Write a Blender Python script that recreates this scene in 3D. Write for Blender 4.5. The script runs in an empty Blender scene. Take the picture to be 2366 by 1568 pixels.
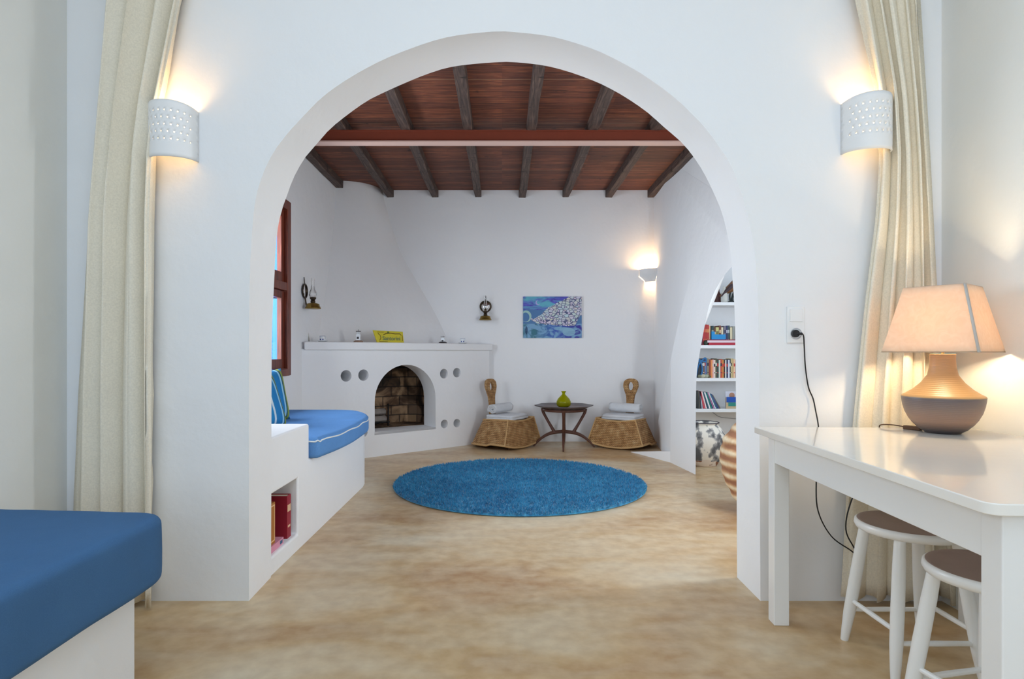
import bpy, bmesh, math, random
from mathutils import Vector, Matrix
from mathutils.geometry import tessellate_polygon
import numpy as np
S = bpy.context.scene
COL = S.collection
PI = math.pi
random.seed(7)

# ---------------------------------------------------------------- camera, exposure, daylight
CAMH = 1.10
cam_d = bpy.data.cameras.new('camera'); cam = bpy.data.objects.new('camera', cam_d); COL.objects.link(cam)
cam.location = (0, 0, CAMH); cam.rotation_euler = (PI/2, 0, 0)
cam_d.sensor_width = 36; cam_d.lens = 36*1380/2366
cam_d.shift_x = 23/2366; cam_d.shift_y = 31/2366; cam_d.clip_start = 0.02
S.camera = cam
S.view_settings.view_transform = 'Standard'; S.view_settings.look = 'None'
S.view_settings.exposure = 0.31; S.view_settings.gamma = 1.0
S.view_settings.use_curve_mapping = False
try:
    S.cycles.max_bounces = 10; S.cycles.diffuse_bounces = 7; S.cycles.transmission_bounces = 8
    S.cycles.caustics_refractive = False; S.cycles.caustics_reflective = False
    S.cycles.sample_clamp_indirect = 6
except Exception: pass
W = bpy.data.worlds.new('world'); S.world = W; W.use_nodes = True
bg = W.node_tree.nodes['Background']
bg.inputs[0].default_value = (0.62, 0.80, 1.0, 1); bg.inputs[1].default_value = 1.6

def area(name, loc, rot, sx, sy, power, col):
    d = bpy.data.lights.new(name, 'AREA'); d.shape = 'RECTANGLE'; d.size = sx; d.size_y = sy
    d.energy = power; d.color = col
    o = bpy.data.objects.new(name, d); COL.objects.link(o); o.location = loc; o.rotation_euler = rot
    return o
# daylight standing in the window openings, plus a fill lamp by the closed right wall
area('daylight_terrace_doors', (-0.75, -3.02, 1.75), (PI/2, 0, PI), 2.0, 2.5, 62, (0.92, 0.96, 0.99))
area('daylight_side_window', (-2.0, -1.4, 1.7), (0, -PI/2, 0), 1.8, 2.0, 20, (0.92, 0.96, 1.0))
area('daylight_window_seat', (-2.72, 4.2, 1.75), (0, -PI/2, 0), 1.7, 2.2, 140, (0.84, 0.92, 1.0))
area('daylight_alcove_window', (3.52, 4.7, 1.5), (0, PI/2, 0), 1.3, 1.4, 16, (0.78, 0.89, 1.0))
area('far_room_fill', (1.875, 3.165, 1.5), (PI/2, 0, math.radians(40)), .36, 1.5, 42, (0.88, 0.94, 1.0))  # added fill lamp brightening the far room; no opening behind it
area('daylight_roof_window', (0.0, 0.0, 3.58), (0, 0, 0), 2.2, 2.2, 13, (0.96, 0.98, 0.97))

def at(x, y, Y):
    'point at depth Y that the photograph shows at pixel x, y'
    return Vector(((x-1160)/1380*Y, Y, CAMH-(y-815)/1380*Y))
def sr(c):
    return tuple((v/255/12.92 if v/255 <= 0.04045 else ((v/255+0.055)/1.055)**2.4) for v in c)

# ---------------------------------------------------------------- materials
MATS = {}
def mat(name, rgb, rough=0.6, metal=0.0, bump=0.0, bscale=30, var=0.0, vscale=6, spec=0.5, alpha=None, trans=0.0, ior=1.45, coat=0.0, sheen=0.0):
    if name in MATS: return MATS[name]
    m = bpy.data.materials.new(name); m.use_nodes = True; n = m.node_tree; b = n.nodes['Principled BSDF']
    c = sr(rgb); b.inputs['Base Color'].default_value = (*c, 1)
    b.inputs['Roughness'].default_value = rough; b.inputs['Metallic'].default_value = metal
    b.inputs['Specular IOR Level'].default_value = spec; b.inputs['IOR'].default_value = ior
    b.inputs['Transmission Weight'].default_value = trans; b.inputs['Coat Weight'].default_value = coat
    b.inputs['Sheen Weight'].default_value = sheen
    if bump or var:
        tc = n.nodes.new('ShaderNodeTexCoord')
    if bump:
        t = n.nodes.new('ShaderNodeTexNoise'); t.inputs['Scale'].default_value = bscale; t.inputs['Detail'].default_value = 4
        bn = n.nodes.new('ShaderNodeBump'); bn.inputs['Strength'].default_value = bump; bn.inputs['Distance'].default_value = 0.01
        n.links.new(tc.outputs['Object'], t.inputs['Vector']); n.links.new(t.outputs['Fac'], bn.inputs['Height']); n.links.new(bn.outputs['Normal'], b.inputs['Normal'])
    if var:
        t = n.nodes.new('ShaderNodeTexNoise'); t.inputs['Scale'].default_value = vscale; t.inputs['Detail'].default_value = 5
        r = n.nodes.new('ShaderNodeMixRGB'); r.inputs[1].default_value = (*[v*(1-var) for v in c], 1); r.inputs[2].default_value = (*[min(1, v*(1+var)) for v in c], 1)
        n.links.new(tc.outputs['Object'], t.inputs['Vector']); n.links.new(t.outputs['Fac'], r.inputs[0]); n.links.new(r.outputs[0], b.inputs['Base Color'])
    MATS[name] = m
    return m
class NT:
    'tiny helper to write node materials'
    def __init__(s, name, rough=0.6):
        s.m = bpy.data.materials.new(name); s.m.use_nodes = True; s.n = s.m.node_tree; s.b = s.n.nodes['Principled BSDF']
        s.b.inputs['Roughness'].default_value = rough; s.tc = s.n.nodes.new('ShaderNodeTexCoord'); MATS[name] = s.m
    def L(s, a, b): s.n.links.new(a, b)
    def mapping(s, scale=(1,1,1), src='Object', loc=(0,0,0)):
        k = s.n.nodes.new('ShaderNodeMapping'); k.inputs['Scale'].default_value = scale; k.inputs['Location'].default_value = loc; s.L(s.tc.outputs[src], k.inputs['Vector']); return k.outputs[0]
    def noise(s, vec, scale, detail=4, dist=0.0):
        k = s.n.nodes.new('ShaderNodeTexNoise'); k.inputs['Scale'].default_value = scale; k.inputs['Detail'].default_value = detail; k.inputs['Distortion'].default_value = dist; s.L(vec, k.inputs['Vector']); return k.outputs['Fac']
    def ramp(s, fac, stops):
        k = s.n.nodes.new('ShaderNodeValToRGB'); e = k.color_ramp.elements
        for i, (p, c) in enumerate(stops):
            if i < 2: el = e[i]; el.position = p
            else: el = e.new(p)
            el.color = (*(sr(c) if max(c) > 1 else c), 1)
        s.L(fac, k.inputs[0]); return k.outputs[0]
    def mix(s, f, a, b, mode='MIX'):
        k = s.n.nodes.new('ShaderNodeMixRGB'); k.blend_type = mode
        for i, v in zip((0, 1, 2), (f, a, b)):
            if isinstance(v, (int, float)): k.inputs[i].default_value = v if i == 0 else (v, v, v, 1)
            elif isinstance(v, tuple): k.inputs[i].default_value = (*sr(v), 1)
            else: s.L(v, k.inputs[i])
        return k.outputs[0]
    def math(s, op, a, b=0.0, c=0.0):
        k = s.n.nodes.new('ShaderNodeMath'); k.operation = op
        for i, v in enumerate((a, b, c)):
            if isinstance(v, (int, float)): k.inputs[i].default_value = v
            else: s.L(v, k.inputs[i])
        return k.outputs[0]
    def sep(s, vec):
        k = s.n.nodes.new('ShaderNodeSeparateXYZ'); s.L(vec, k.inputs[0]); return k.outputs
    def color(s, c): s.L(c, s.b.inputs['Base Color'])
    def bump(s, h, st=0.3, d=0.01):
        k = s.n.nodes.new('ShaderNodeBump'); k.inputs['Strength'].default_value = st; k.inputs['Distance'].default_value = d; s.L(h, k.inputs['Height']); s.L(k.outputs[0], s.b.inputs['Normal'])

# whitewashed plaster: two noise scales of trowel unevenness
def plaster(name, c1, c2):
    t = NT(name, 0.75); o = t.tc.outputs['Object']
    f = t.noise(o, 1.7, 5); t.color(t.mix(f, c1, c2))
    h = t.math('ADD', t.math('MULTIPLY', t.noise(o, 3.0, 3), 1.6), t.math('MULTIPLY', t.noise(o, 38, 4), 0.10)); t.bump(h, 0.30, 0.03)
    t.b.inputs['Specular IOR Level'].default_value = 0.3
    return t.m
M_PL = plaster('white_plaster', (236, 237, 239), (242, 242, 242))
M_SIDE = plaster('side_wall_plaster', (222, 223, 219), (229, 229, 225))  # same plaster toned down: the side walls' dimmer light put into the colour
# polished beige cement floor
t = NT('cement_floor', 0.38); o = t.tc.outputs['Object']
a = t.noise(t.mapping((0.7, 1.5, 1)), 1.3, 6, 0.6); b = t.noise(t.mapping((1, 2.4, 1)), 3.4, 8, 0.4); c = t.noise(o, 14, 6)
k = t.ramp(a, [(0.32, (172, 130, 84)), (0.50, (200, 168, 122)), (0.68, (218, 204, 176))])
k = t.mix(t.math('MULTIPLY', t.ramp(b, [(0.42, (0, 0, 0)), (0.66, (1.0, 1.0, 1.0))]), 0.40), k, (216, 202, 176))
k = t.mix(0.22, k, t.ramp(c, [(0.35, (150, 112, 72)), (0.65, (226, 205, 170))]))
t.color(k); t.bump(c, 0.05, 0.01); t.L(t.math('MULTIPLY_ADD', b, 0.25, 0.22), t.b.inputs['Roughness']); M_FLOOR = t.m
# ceiling boards: run along X, one board every 0.105 m of Y
t = NT('ceiling_boards', 0.65); o = t.tc.outputs['Object']; sp = t.sep(o)
v = t.math('DIVIDE', sp[1], 0.105); fr = t.math('FRACT', v); fl = t.math('FLOOR', v)
cb = t.n.nodes.new('ShaderNodeCombineXYZ'); t.L(fl, cb.inputs[1]); t.L(t.math('FLOOR', t.math('DIVIDE', sp[0], 0.9)), cb.inputs[0])
wn = t.n.nodes.new('ShaderNodeTexWhiteNoise'); wn.noise_dimensions = '3D'; t.L(cb.outputs[0], wn.inputs['Vector'])
g = t.noise(t.mapping((2.2, 34, 1)), 2.4, 6, 0.8)
k = t.ramp(g, [(0.28, (76, 38, 24)), (0.55, (126, 68, 44)), (0.78, (172, 106, 66))])
k = t.mix(t.math('MULTIPLY', wn.outputs[0], 0.55), k, (64, 32, 26))
k = t.mix(t.ramp(t.noise(o, 9, 4), [(0.66, (0, 0, 0)), (0.76, (1.0, 1.0, 1.0))]), k, (52, 26, 20))
gap = t.math('LESS_THAN', fr, 0.055)
k = t.mix(gap, k, t.mix(t.math('GREATER_THAN', t.math('FRACT', t.math('MULTIPLY', fl, 0.618)), 0.86), (30, 15, 12), (150, 120, 90)))
t.color(k); t.bump(t.math('SUBTRACT', g, gap), 0.4, 0.01); M_BOARD = t.m
# dark stained joists: grain along Y
t = NT('joist_wood', 0.7)
g = t.noise(t.mapping((26, 2, 26)), 1.6, 6, 1.2)
k = t.ramp(g, [(0.3, (48, 36, 32)), (0.55, (84, 66, 58)), (0.8, (122, 98, 84))])
k = t.mix(t.ramp(t.noise(t.mapping((3, 7, 3)), 1.9, 3), [(0.60, (0, 0, 0)), (0.68, (1.0, 1.0, 1.0))]), k, (38, 28, 25)); t.color(k); t.bump(g, 0.5, 0.01); M_JOIST = t.m
# varnished red brown window timber, grain along Z
t = NT('window_timber', 0.4)
g = t.noise(t.mapping((40, 40, 2)), 1.2, 6, 1.0)
t.color(t.ramp(g, [(0.3, (78, 30, 18)), (0.55, (118, 50, 30)), (0.8, (154, 76, 46))])); t.bump(g, 0.2, 0.005); M_TIMB = t.m
def fabric(name, rgb, sc=420, st=0.25, rough=0.9, var=0.06):
    t = NT(name, rough); o = t.tc.outputs['Object']; c = sr(rgb)
    f = t.noise(o, 5, 4); k = t.mix(f, tuple(v*(1-var) for v in rgb), tuple(min(255, v*(1+var)) for v in rgb))
    t.color(t.mix(0.12, k, t.ramp(t.noise(o, sc/2, 2), [(0.3, (60, 60, 60)), (0.7, (255, 255, 255))]), 'MULTIPLY'))
    h = t.math('ADD', t.noise(o, sc, 2), t.math('MULTIPLY', t.noise(o, 5, 2), 1.0)); t.bump(h, st, 0.01)
    t.b.inputs['Specular IOR Level'].default_value = 0.15
    return t.m
M_BLUE = fabric('blue_cotton', (98, 148, 206)); M_NAVY = fabric('denim_blue_cotton', (72, 112, 156), 900, .12); M_CURT = fabric('cream_linen', (240, 232, 214), 300, 0.04, var=.02)
M_TOWEL = fabric('white_terry', (236, 238, 242), 600, 0.6)
M_PIPE = mat('white_piping', (225, 228, 226), 0.8)
M_PAINT = mat('white_painted_wood', (232, 231, 228), 0.32, bump=0.06, bscale=22, var=0.02, coat=0.15)
M_TOP = mat('glossy_white_tabletop', (234, 230, 222), 0.16, bump=0.03, bscale=10, var=0.02, vscale=3, coat=0.4)
M_SEAT = mat('worn_brown_seat', (158, 138, 132), 0.5, bump=0.1, bscale=60, var=0.12, vscale=9)
M_CER = mat('white_sconce_ceramic', (236, 236, 236), 0.55)
M_WHITE = mat('white_plastic', (238, 238, 238), 0.35)
M_BLACK = mat('black_plastic', (22, 22, 26), 0.45)
M_BROWNC = mat('brown_plastic', (92, 62, 38), 0.4)
M_IRON = mat('wrought_iron', (32, 29, 30), 0.55, 0.6)
M_BRASS = mat('aged_brass', (142, 118, 62), 0.35, 0.9)
M_DBRASS = mat('dark_brass', (70, 58, 46), 0.4, 0.8)
def thin_glass(name, f):
    t = NT(name); tr = t.n.nodes.new('ShaderNodeBsdfTransparent'); gl = t.n.nodes.new('ShaderNodeBsdfGlossy'); gl.inputs['Roughness'].default_value = .03; mx = t.n.nodes.new('ShaderNodeMixShader')
    fr = t.n.nodes.new('ShaderNodeLayerWeight'); fr.inputs[0].default_value = f; t.L(fr.outputs['Facing'], mx.inputs[0]); t.L(tr.outputs[0], mx.inputs[1]); t.L(gl.outputs[0], mx.inputs[2]); t.L(mx.outputs[0], t.n.nodes['Material Output'].inputs[0]); return t.m
M_GLASS = thin_glass('clear_glass', .45); M_PANE = thin_glass('window_pane', .12)
M_MIRR = mat('mirror', (240, 240, 240), 0.08, 1.0)
M_STEEL = mat('oxide_red_steel', (120, 56, 38), 0.5, var=0.08, vscale=12)
M_FLANGE = mat('pale_pink_paint', (214, 180, 168), 0.5)
M_YGLASS = mat('yellow_green_glass', (214, 214, 20), 0.06, trans=0.75, ior=1.3)
M_SHUT = mat('blue_shutter_paint', (28, 128, 226), 0.5)
M_DWOOD = mat('dark_walnut', (88, 56, 44), 0.35, var=0.2, vscale=14)
M_SLATE = mat('worn_tray_rim', (104, 96, 98), 0.4, var=0.2, vscale=20)
M_STRIPW = mat('seam_tape', (190, 186, 180), 0.8)
def emis(name, rgb, st):
    m = bpy.data.materials.new(name); m.use_nodes = True; b = m.node_tree.nodes['Principled BSDF']
    b.inputs['Emission Color'].default_value = (*sr(rgb), 1); b.inputs['Emission Strength'].default_value = st; b.inputs['Base Color'].default_value = (*sr(rgb), 1); MATS[name] = m; return m
M_BULB = emis('lit_bulb', (255, 214, 150), 26)
# lampshade cloth
t = NT('lampshade_cloth', 0.9); tr = t.n.nodes.new('ShaderNodeBsdfTranslucent'); df = t.n.nodes.new('ShaderNodeBsdfDiffuse'); mx = t.n.nodes.new('ShaderNodeMixShader')
kk = t.mix(t.noise(t.tc.outputs['Object'], 22, 5, 2.5), (236, 214, 190), (250, 236, 220)); t.L(kk, tr.inputs[0]); t.L(kk, df.inputs[0]); mx.inputs[0].default_value = 0.5
t.L(df.outputs[0], mx.inputs[1]); t.L(tr.outputs[0], mx.inputs[2]); t.L(mx.outputs[0], t.n.nodes['Material Output'].inputs[0]); M_SHADE = t.m
# wicker: horizontal strands over upright stakes
t = NT('wicker', 0.7); sp = t.sep(t.tc.outputs['Object'])
ang = t.math('ARCTAN2', sp[1], sp[0])
ver = t.math('SINE', t.math('MULTIPLY', t.math('ADD', sp[0], sp[1]), 260)); hor = t.math('SINE', t.math('MULTIPLY', sp[2], 330))
wv = t.math('MULTIPLY', ver, hor); nz = t.noise(t.tc.outputs['Object'], 16, 5)
k = t.ramp(nz, [(0.3, (160, 112, 64)), (0.52, (202, 154, 98)), (0.75, (232, 194, 140))])
k = t.mix(t.math('MULTIPLY', t.math('LESS_THAN', wv, -0.25), 0.55), k, (84, 54, 30)); k = t.mix(t.math('MULTIPLY', t.math('LESS_THAN', hor, -0.6), 0.5), k, (70, 44, 26))
t.color(k); t.bump(t.math('ADD', wv, hor), 0.7, 0.006); M_WICK = t.m
M_RIM = mat('wicker_rim', (196, 158, 108), 0.7, bump=0.4, bscale=160, var=0.12, vscale=40)
# sooty fire bricks
t = NT('sooty_firebrick', 0.9); br = t.n.nodes.new('ShaderNodeTexBrick'); br.inputs['Scale'].default_value = 1
br.inputs['Brick Width'].default_value = 0.23; br.inputs['Row Height'].default_value = 0.115; br.inputs['Mortar Size'].default_value = 0.007
br.inputs['Color1'].default_value = (*sr((196, 164, 132)), 1); br.inputs['Color2'].default_value = (*sr((156, 130, 110)), 1); br.inputs['Mortar'].default_value = (*sr((96, 82, 72)), 1)
t.L(t.tc.outputs['UV'], br.inputs['Vector'])
so = t.ramp(t.noise(t.tc.outputs['Object'], 4.2, 6, 0.7), [(0.37, (30, 26, 26)), (0.48, (130, 114, 100)), (0.60, (255, 248, 235))])
k = t.mix(0.92, br.outputs[0], so, 'MULTIPLY'); t.color(k); t.bump(br.outputs['Fac'], 0.5, 0.01); M_BRICK = t.m
# mottled lime washed jar
t = NT('lime_washed_clay', 0.9); n1 = t.noise(t.mapping((1, 1, 0.7)), 13, 9, 0.0)
k = t.ramp(n1, [(0.48, (234, 228, 216)), (0.53, (160, 158, 156)), (0.62, (96, 96, 98))])
sp = t.sep(t.tc.outputs['Object']); lo = t.math('LESS_THAN', t.math('ADD', sp[2], t.math('MULTIPLY', n1, 0.12)), 0.13)
k = t.mix(lo, k, t.ramp(t.noise(t.tc.outputs['Object'], 13, 3), [(0.55, (228, 214, 200)), (0.62, (140, 92, 66))])); t.color(k); t.bump(n1, 0.5, 0.01); M_LIME = t.m
t = NT('ribbed_terracotta', 0.85); sp = t.sep(t.tc.outputs['Object'])
bd = t.math('SINE', t.math('MULTIPLY', sp[2], 78)); n1 = t.noise(t.tc.outputs['Object'], 8, 5)
k = t.ramp(t.math('ADD', t.math('MULTIPLY', bd, 0.28), n1), [(0.25, (158, 108, 78)), (0.50, (196, 152, 110)), (0.80, (236, 218, 184))]); t.color(k); t.bump(n1, 0.3, 0.01); M_TERRA = t.m
# lamp base: smoked two-tone turned ceramic
t = NT('turned_lamp_ceramic', 0.42); sp = t.sep(t.tc.outputs['Object'])
zz = t.math('ADD', sp[2], t.math('MULTIPLY', t.noise(t.mapping((1, 1, 4)), 7, 4), 0.006))
k = t.ramp(t.math('MULTIPLY', zz, 3.1), [(0.04, (62, 54, 54)), (0.16, (150, 118, 98)), (0.30, (122, 102, 92)), (0.435, (92, 82, 82)), (0.447, (180, 142, 92)), (0.9, (156, 124, 92))])
t.color(k); t.bump(t.math('SINE', t.math('MULTIPLY', sp[2], 900)), 0.12, 0.003); M_LAMP = t.m
# striped cushion: stripes across local x
t = NT('striped_cotton', 0.9); sp = t.sep(t.tc.outputs['Object']); u = t.math('FRACT', t.math('MULTIPLY', t.math('ADD', sp[0], 1.0), 5.6))
k = t.ramp(u, [(0.0, (24, 120, 180)), (0.26, (150, 200, 222)), (0.36, (20, 76, 96)), (0.44, (134, 152, 60)), (0.58, (30, 132, 186)), (0.80, (208, 220, 224)), (0.90, (30, 122, 176))])
for nd in t.n.nodes:
    if nd.type == 'VALTORGB': nd.color_ramp.interpolation = 'CONSTANT'
t.color(k); t.bump(t.noise(t.tc.outputs['Object'], 300, 2), 0.2, 0.005); M_STRIPE = t.m
# rug pile
t = NT('teal_pile', 0.95); o = t.tc.outputs['Object']
k = t.ramp(t.noise(o, 26, 4, 0.4), [(0.3, (12, 84, 124)), (0.5, (28, 124, 168)), (0.72, (84, 168, 202))]); k = t.mix(0.35, k, t.ramp(t.noise(o, 2.6, 3), [(0.35, (14, 100, 148)), (0.65, (58, 148, 188))]))
t.color(k); t.b.inputs['Sheen Weight'].default_value = 0.3; M_RUG = t.m
# painting: night sky over a hill of pale houses above a bay (local x, z in metres)
t = NT('painted_canvas', 0.75); o = t.tc.outputs['Object']; sp = t.sep(o)
U = t.math('DIVIDE', t.math('ADD', sp[0], 0.3625), 0.725); V = t.math('DIVIDE', t.math('ADD', sp[2], 0.256), 0.512)
st = t.noise(t.mapping((3, 1, 7)), 3.0, 5, 1.5)
sky = t.mix(t.ramp(t.noise(t.mapping((2, 1, 5), loc=(0.6, 0, 0.3)), 2.4, 4, 1.0), [(0.45, (0, 0, 0)), (0.60, (1.0, 1.0, 1.0))]), t.ramp(st, [(0.3, (72, 62, 160)), (0.6, (96, 98, 196)), (0.8, (100, 136, 206))]), (98, 176, 196))
sea = t.mix(t.ramp(t.noise(t.mapping((3, 1, 4), loc=(4, 0, 2)), 2.2, 4, 2.0), [(0.44, (0, 0, 0)), (0.58, (1.0, 1.0, 1.0))]), t.ramp(U, [(0.2, (62, 116, 132)), (0.5, (64, 98, 180)), (0.95, (62, 56, 150))]), (120, 164, 200))
k = t.mix(t.math('GREATER_THAN', V, 0.62), sea, sky)
k = t.mix(t.math('MULTIPLY', t.math('LESS_THAN', V, 0.68), t.math('GREATER_THAN', V, 0.34)), k, (80, 122, 170))
vo = t.n.nodes.new('ShaderNodeTexVoronoi'); vo.feature = 'DISTANCE_TO_EDGE'; vo.inputs['Scale'].default_value = 24; t.L(t.mapping((1, 1, 1.5)), vo.inputs['Vector'])
vc = t.n.nodes.new('ShaderNodeTexVoronoi'); vc.inputs['Scale'].default_value = 24; t.L(t.mapping((1, 1, 1.5)), vc.inputs['Vector'])
hs = t.mix(t.math('LESS_THAN', vo.outputs['Distance'], 0.075), t.mix(0.16, (204, 206, 216), vc.outputs['Color']), (84, 92, 130))
wob = t.math('MULTIPLY', t.math('SUBTRACT', t.noise(t.mapping((1, 1, 1)), 14, 3), 0.5), 0.16)
top = t.math('ADD', t.ramp(U, [(0.0, (0.42, 0.42, 0.42)), (0.25, (0.50, 0.50, 0.50)), (0.45, (0.74, 0.74, 0.74)), (0.62, (0.86, 0.86, 0.86)), (0.78, (1.0, 1.0, 1.0))]), wob)
bot = t.math('ADD', t.ramp(U, [(0.12, (0.44, 0.44, 0.44)), (0.25, (0.34, 0.34, 0.34)), (0.6, (0.30, 0.30, 0.30)), (0.88, (0.28, 0.28, 0.28)), (0.97, (0.55, 0.55, 0.55))]), t.math('MULTIPLY', wob, 0.4))
hill = t.math('MULTIPLY', t.math('MULTIPLY', t.math('LESS_THAN', V, top), t.math('GREATER_THAN', V, bot)), t.math('GREATER_THAN', U, 0.13)); k = t.mix(hill, k, hs)
def disc(cu, cv, ru, rv):
    a = t.math('POWER', t.math('DIVIDE', t.math('SUBTRACT', U, cu), ru), 2.0); b = t.math('POWER', t.math('DIVIDE', t.math('SUBTRACT', V, cv), rv), 2.0)
    return t.math('LESS_THAN', t.math('ADD', a, b), 1.0)
k = t.mix(t.math('MULTIPLY', disc(0.78, 0.14, 0.11, 0.10), 0.8), k, (140, 184, 206)); k = t.mix(t.math('MULTIPLY', disc(0.64, 0.22, 0.12, 0.04), 0.6), k, (140, 184, 206))
mo = t.math('SUBTRACT', disc(0.25, 0.85, 0.04, 0.06), disc(0.262, 0.862, 0.032, 0.048)); k = t.mix(t.math('MAXIMUM', mo, 0), k, (170, 170, 220))
hk = t.math('SUBTRACT', disc(0.05, 0.52, 0.09, 0.14), disc(0.04, 0.50, 0.065, 0.11)); k = t.mix(t.math('MAXIMUM', hk, 0), k, (160, 196, 190))
k = t.mix(t.math('MULTIPLY', disc(0.055, 0.18, 0.022, 0.10), 0.8), k, (30, 56, 96)); t.color(k); M_ART = t.m

# ---------------------------------------------------------------- mesh builder
class MB:
    def __init__(s): s.v = []; s.f = []; s.mi = []; s.cur = 0
    def add(s, vs, fs):
        b = len(s.v); s.v += [Vector(p) for p in vs]; s.f += [tuple(b+i for i in f) for f in fs]; s.mi += [s.cur]*len(fs); return s
    def xf(s, M, start=0):
        for i in range(start, len(s.v)): s.v[i] = M @ s.v[i]
        return s
    def box(s, x0, x1, y0, y1, z0, z1):
        return s.add([(x0,y0,z0),(x1,y0,z0),(x1,y1,z0),(x0,y1,z0),(x0,y0,z1),(x1,y0,z1),(x1,y1,z1),(x0,y1,z1)],
                     [(0,3,2,1),(4,5,6,7),(0,1,5,4),(1,2,6,5),(2,3,7,6),(3,0,4,7)])
    def prism(s, pts, z0, z1):
        n = len(pts); return s.add([(p[0],p[1],z0) for p in pts]+[(p[0],p[1],z1) for p in pts],
            [tuple(range(n))[::-1], tuple(range(n, 2*n))]+[(i,(i+1)%n,n+(i+1)%n,n+i) for i in range(n)])
    def loft(s, rings, closed=True, caps=True):
        n = len(rings[0]); vs = [p for r in rings for p in r]; fs = []
        for k in range(len(rings)-1):
            for i in range(n if closed else n-1):
                j = (i+1) % n; fs.append((k*n+i, k*n+j, (k+1)*n+j, (k+1)*n+i))
        if caps: fs += [tuple(range(n))[::-1], tuple(range((len(rings)-1)*n, len(rings)*n))]
        return s.add(vs, fs)
    def lathe(s, prof, seg=32, c=(0,0,0), sx=1, sy=1, caps=True):
        return s.loft([[(c[0]+r*sx*math.cos(2*PI*i/seg), c[1]+r*sy*math.sin(2*PI*i/seg), c[2]+z) for i in range(seg)] for r, z in prof], True, caps)
    def tube(s, pts, r, seg=8, closed=False):
        pts = [Vector(p) for p in pts]; n = len(pts); rr = r if isinstance(r, (list, tuple)) else [r]*n
        rings = []; prev = None
        for i in range(n):
            if closed: d = pts[(i+1) % n]-pts[i-1]
            else: d = pts[min(i+1, n-1)]-pts[max(i-1, 0)]
            d.normalize()
            if prev is None:
                a = Vector((0,0,1)) if abs(d.z) < 0.9 else Vector((1,0,0)); prev = (a-d*a.dot(d)).normalized()
            prev = (prev-d*prev.dot(d)).normalized(); q = d.cross(prev)
            rings.append([pts[i]+(prev*math.cos(2*PI*k/seg)+q*math.sin(2*PI*k/seg))*rr[i] for k in range(seg)])
        if closed: return s.loft(rings+[rings[0]], True, False)
        return s.loft(rings)
    def sphere(s, c, r, seg=20, rings=12, sc=(1,1,1)):
        return s.loft([[(c[0]+r*sc[0]*math.sin(PI*(k+.001)/(rings+.002))*math.cos(2*PI*i/seg), c[1]+r*sc[1]*math.sin(PI*(k+.001)/(rings+.002))*math.sin(2*PI*i/seg), c[2]-r*sc[2]*math.cos(PI*(k+.001)/(rings+.002))) for i in range(seg)] for k in range(rings+1)])
    def rbox(s, x0, x1, y0, y1, z0, z1): return s.box(x0, x1, y0, y1, z0, z1)

def build(name, mb, mats, parent=None, smooth=True, bevel=0, bseg=3, sub=0, ang=35, weld=False):
    me = bpy.data.meshes.new(name); me.from_pydata([tuple(v) for v in mb.v], [], mb.f)
    if not isinstance(mats, (list, tuple)): mats = [mats]
    for m in mats: me.materials.append(m)
    for p, i in zip(me.polygons, mb.mi): p.material_index = i
    bm = bmesh.new(); bm.from_mesh(me)
    if weld: bmesh.ops.remove_doubles(bm, verts=bm.verts, dist=1e-4)
    bmesh.ops.recalc_face_normals(bm, faces=bm.faces); bm.to_mesh(me); bm.free()
    if smooth:
        for p in me.polygons: p.use_smooth = True
        if not bevel and not sub: me.set_sharp_from_angle(angle=math.radians(ang))
    o = bpy.data.objects.new(name, me); COL.objects.link(o)
    if bevel:
        b = o.modifiers.new('bevel', 'BEVEL'); b.width = bevel; b.segments = bseg; b.limit_method = 'ANGLE'; b.angle_limit = math.radians(32); b.harden_normals = True
    if sub:
        b = o.modifiers.new('sub', 'SUBSURF'); b.levels = sub; b.render_levels = sub
    if parent is not None: setpar(o, parent)
    return o
def pmat(p):
    M = Matrix.Translation(p.location) @ Matrix.Rotation(p.rotation_euler.z, 4, 'Z')
    return M
def setpar(o, p):
    # meshes are written in world coordinates; bring them into the parent's frame
    M = pmat(p) if p.parent is None else (pmat(p.parent) if p.type == 'EMPTY' else None)
    o.parent = p
    if p.type == 'EMPTY':
        if o.type == 'MESH': o.data.transform(pmat(p).inverted())
        else: o.location = pmat(p).inverted() @ o.location
    else:                       # sub-part below a part mesh: part's data already sits in the root frame
        r = p.parent
        if o.type == 'MESH' and r is not None: o.data.transform(pmat(r).inverted())
        elif o.type == 'MESH' : o.data.transform(pmat(p).inverted())
def tag(o, label=None, cat=None, group=None, kind=None):
    if label: o['label'] = label
    if cat: o['category'] = cat
    if group: o['group'] = group
    if kind: o['kind'] = kind
    return o
def thing(name, loc, label, cat, rz=0, group=None):
    o = bpy.data.objects.new(name, None); COL.objects.link(o); o.location = loc; o.rotation_euler = (0, 0, rz); o.empty_display_size = 0.05
    return tag(o, label, cat, group)
def origin(o, loc):
    'move the origin of a world-coordinate mesh'
    o.data.transform(Matrix.Translation(-Vector(loc))); o.location = loc; return o
def copy_thing(src, loc, rz):
    r = src.copy(); COL.objects.link(r); r.location = loc; r.rotation_euler = (0, 0, rz)
    def rec(a, b):
        for ch in a.children:
            c = ch.copy(); COL.objects.link(c); c.parent = b; rec(ch, c)
    rec(src, r); return r
def baked(o):
    dg = bpy.context.evaluated_depsgraph_get(); dg.update(); me = bpy.data.meshes.new_from_object(o.evaluated_get(dg)); o.modifiers.clear(); o.data = me; return o
def cut(o, cutter):
    m = o.modifiers.new('cut', 'BOOLEAN'); m.operation = 'DIFFERENCE'; m.object = cutter; m.solver = 'EXACT'; baked(o); bpy.data.objects.remove(cutter); return o
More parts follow.
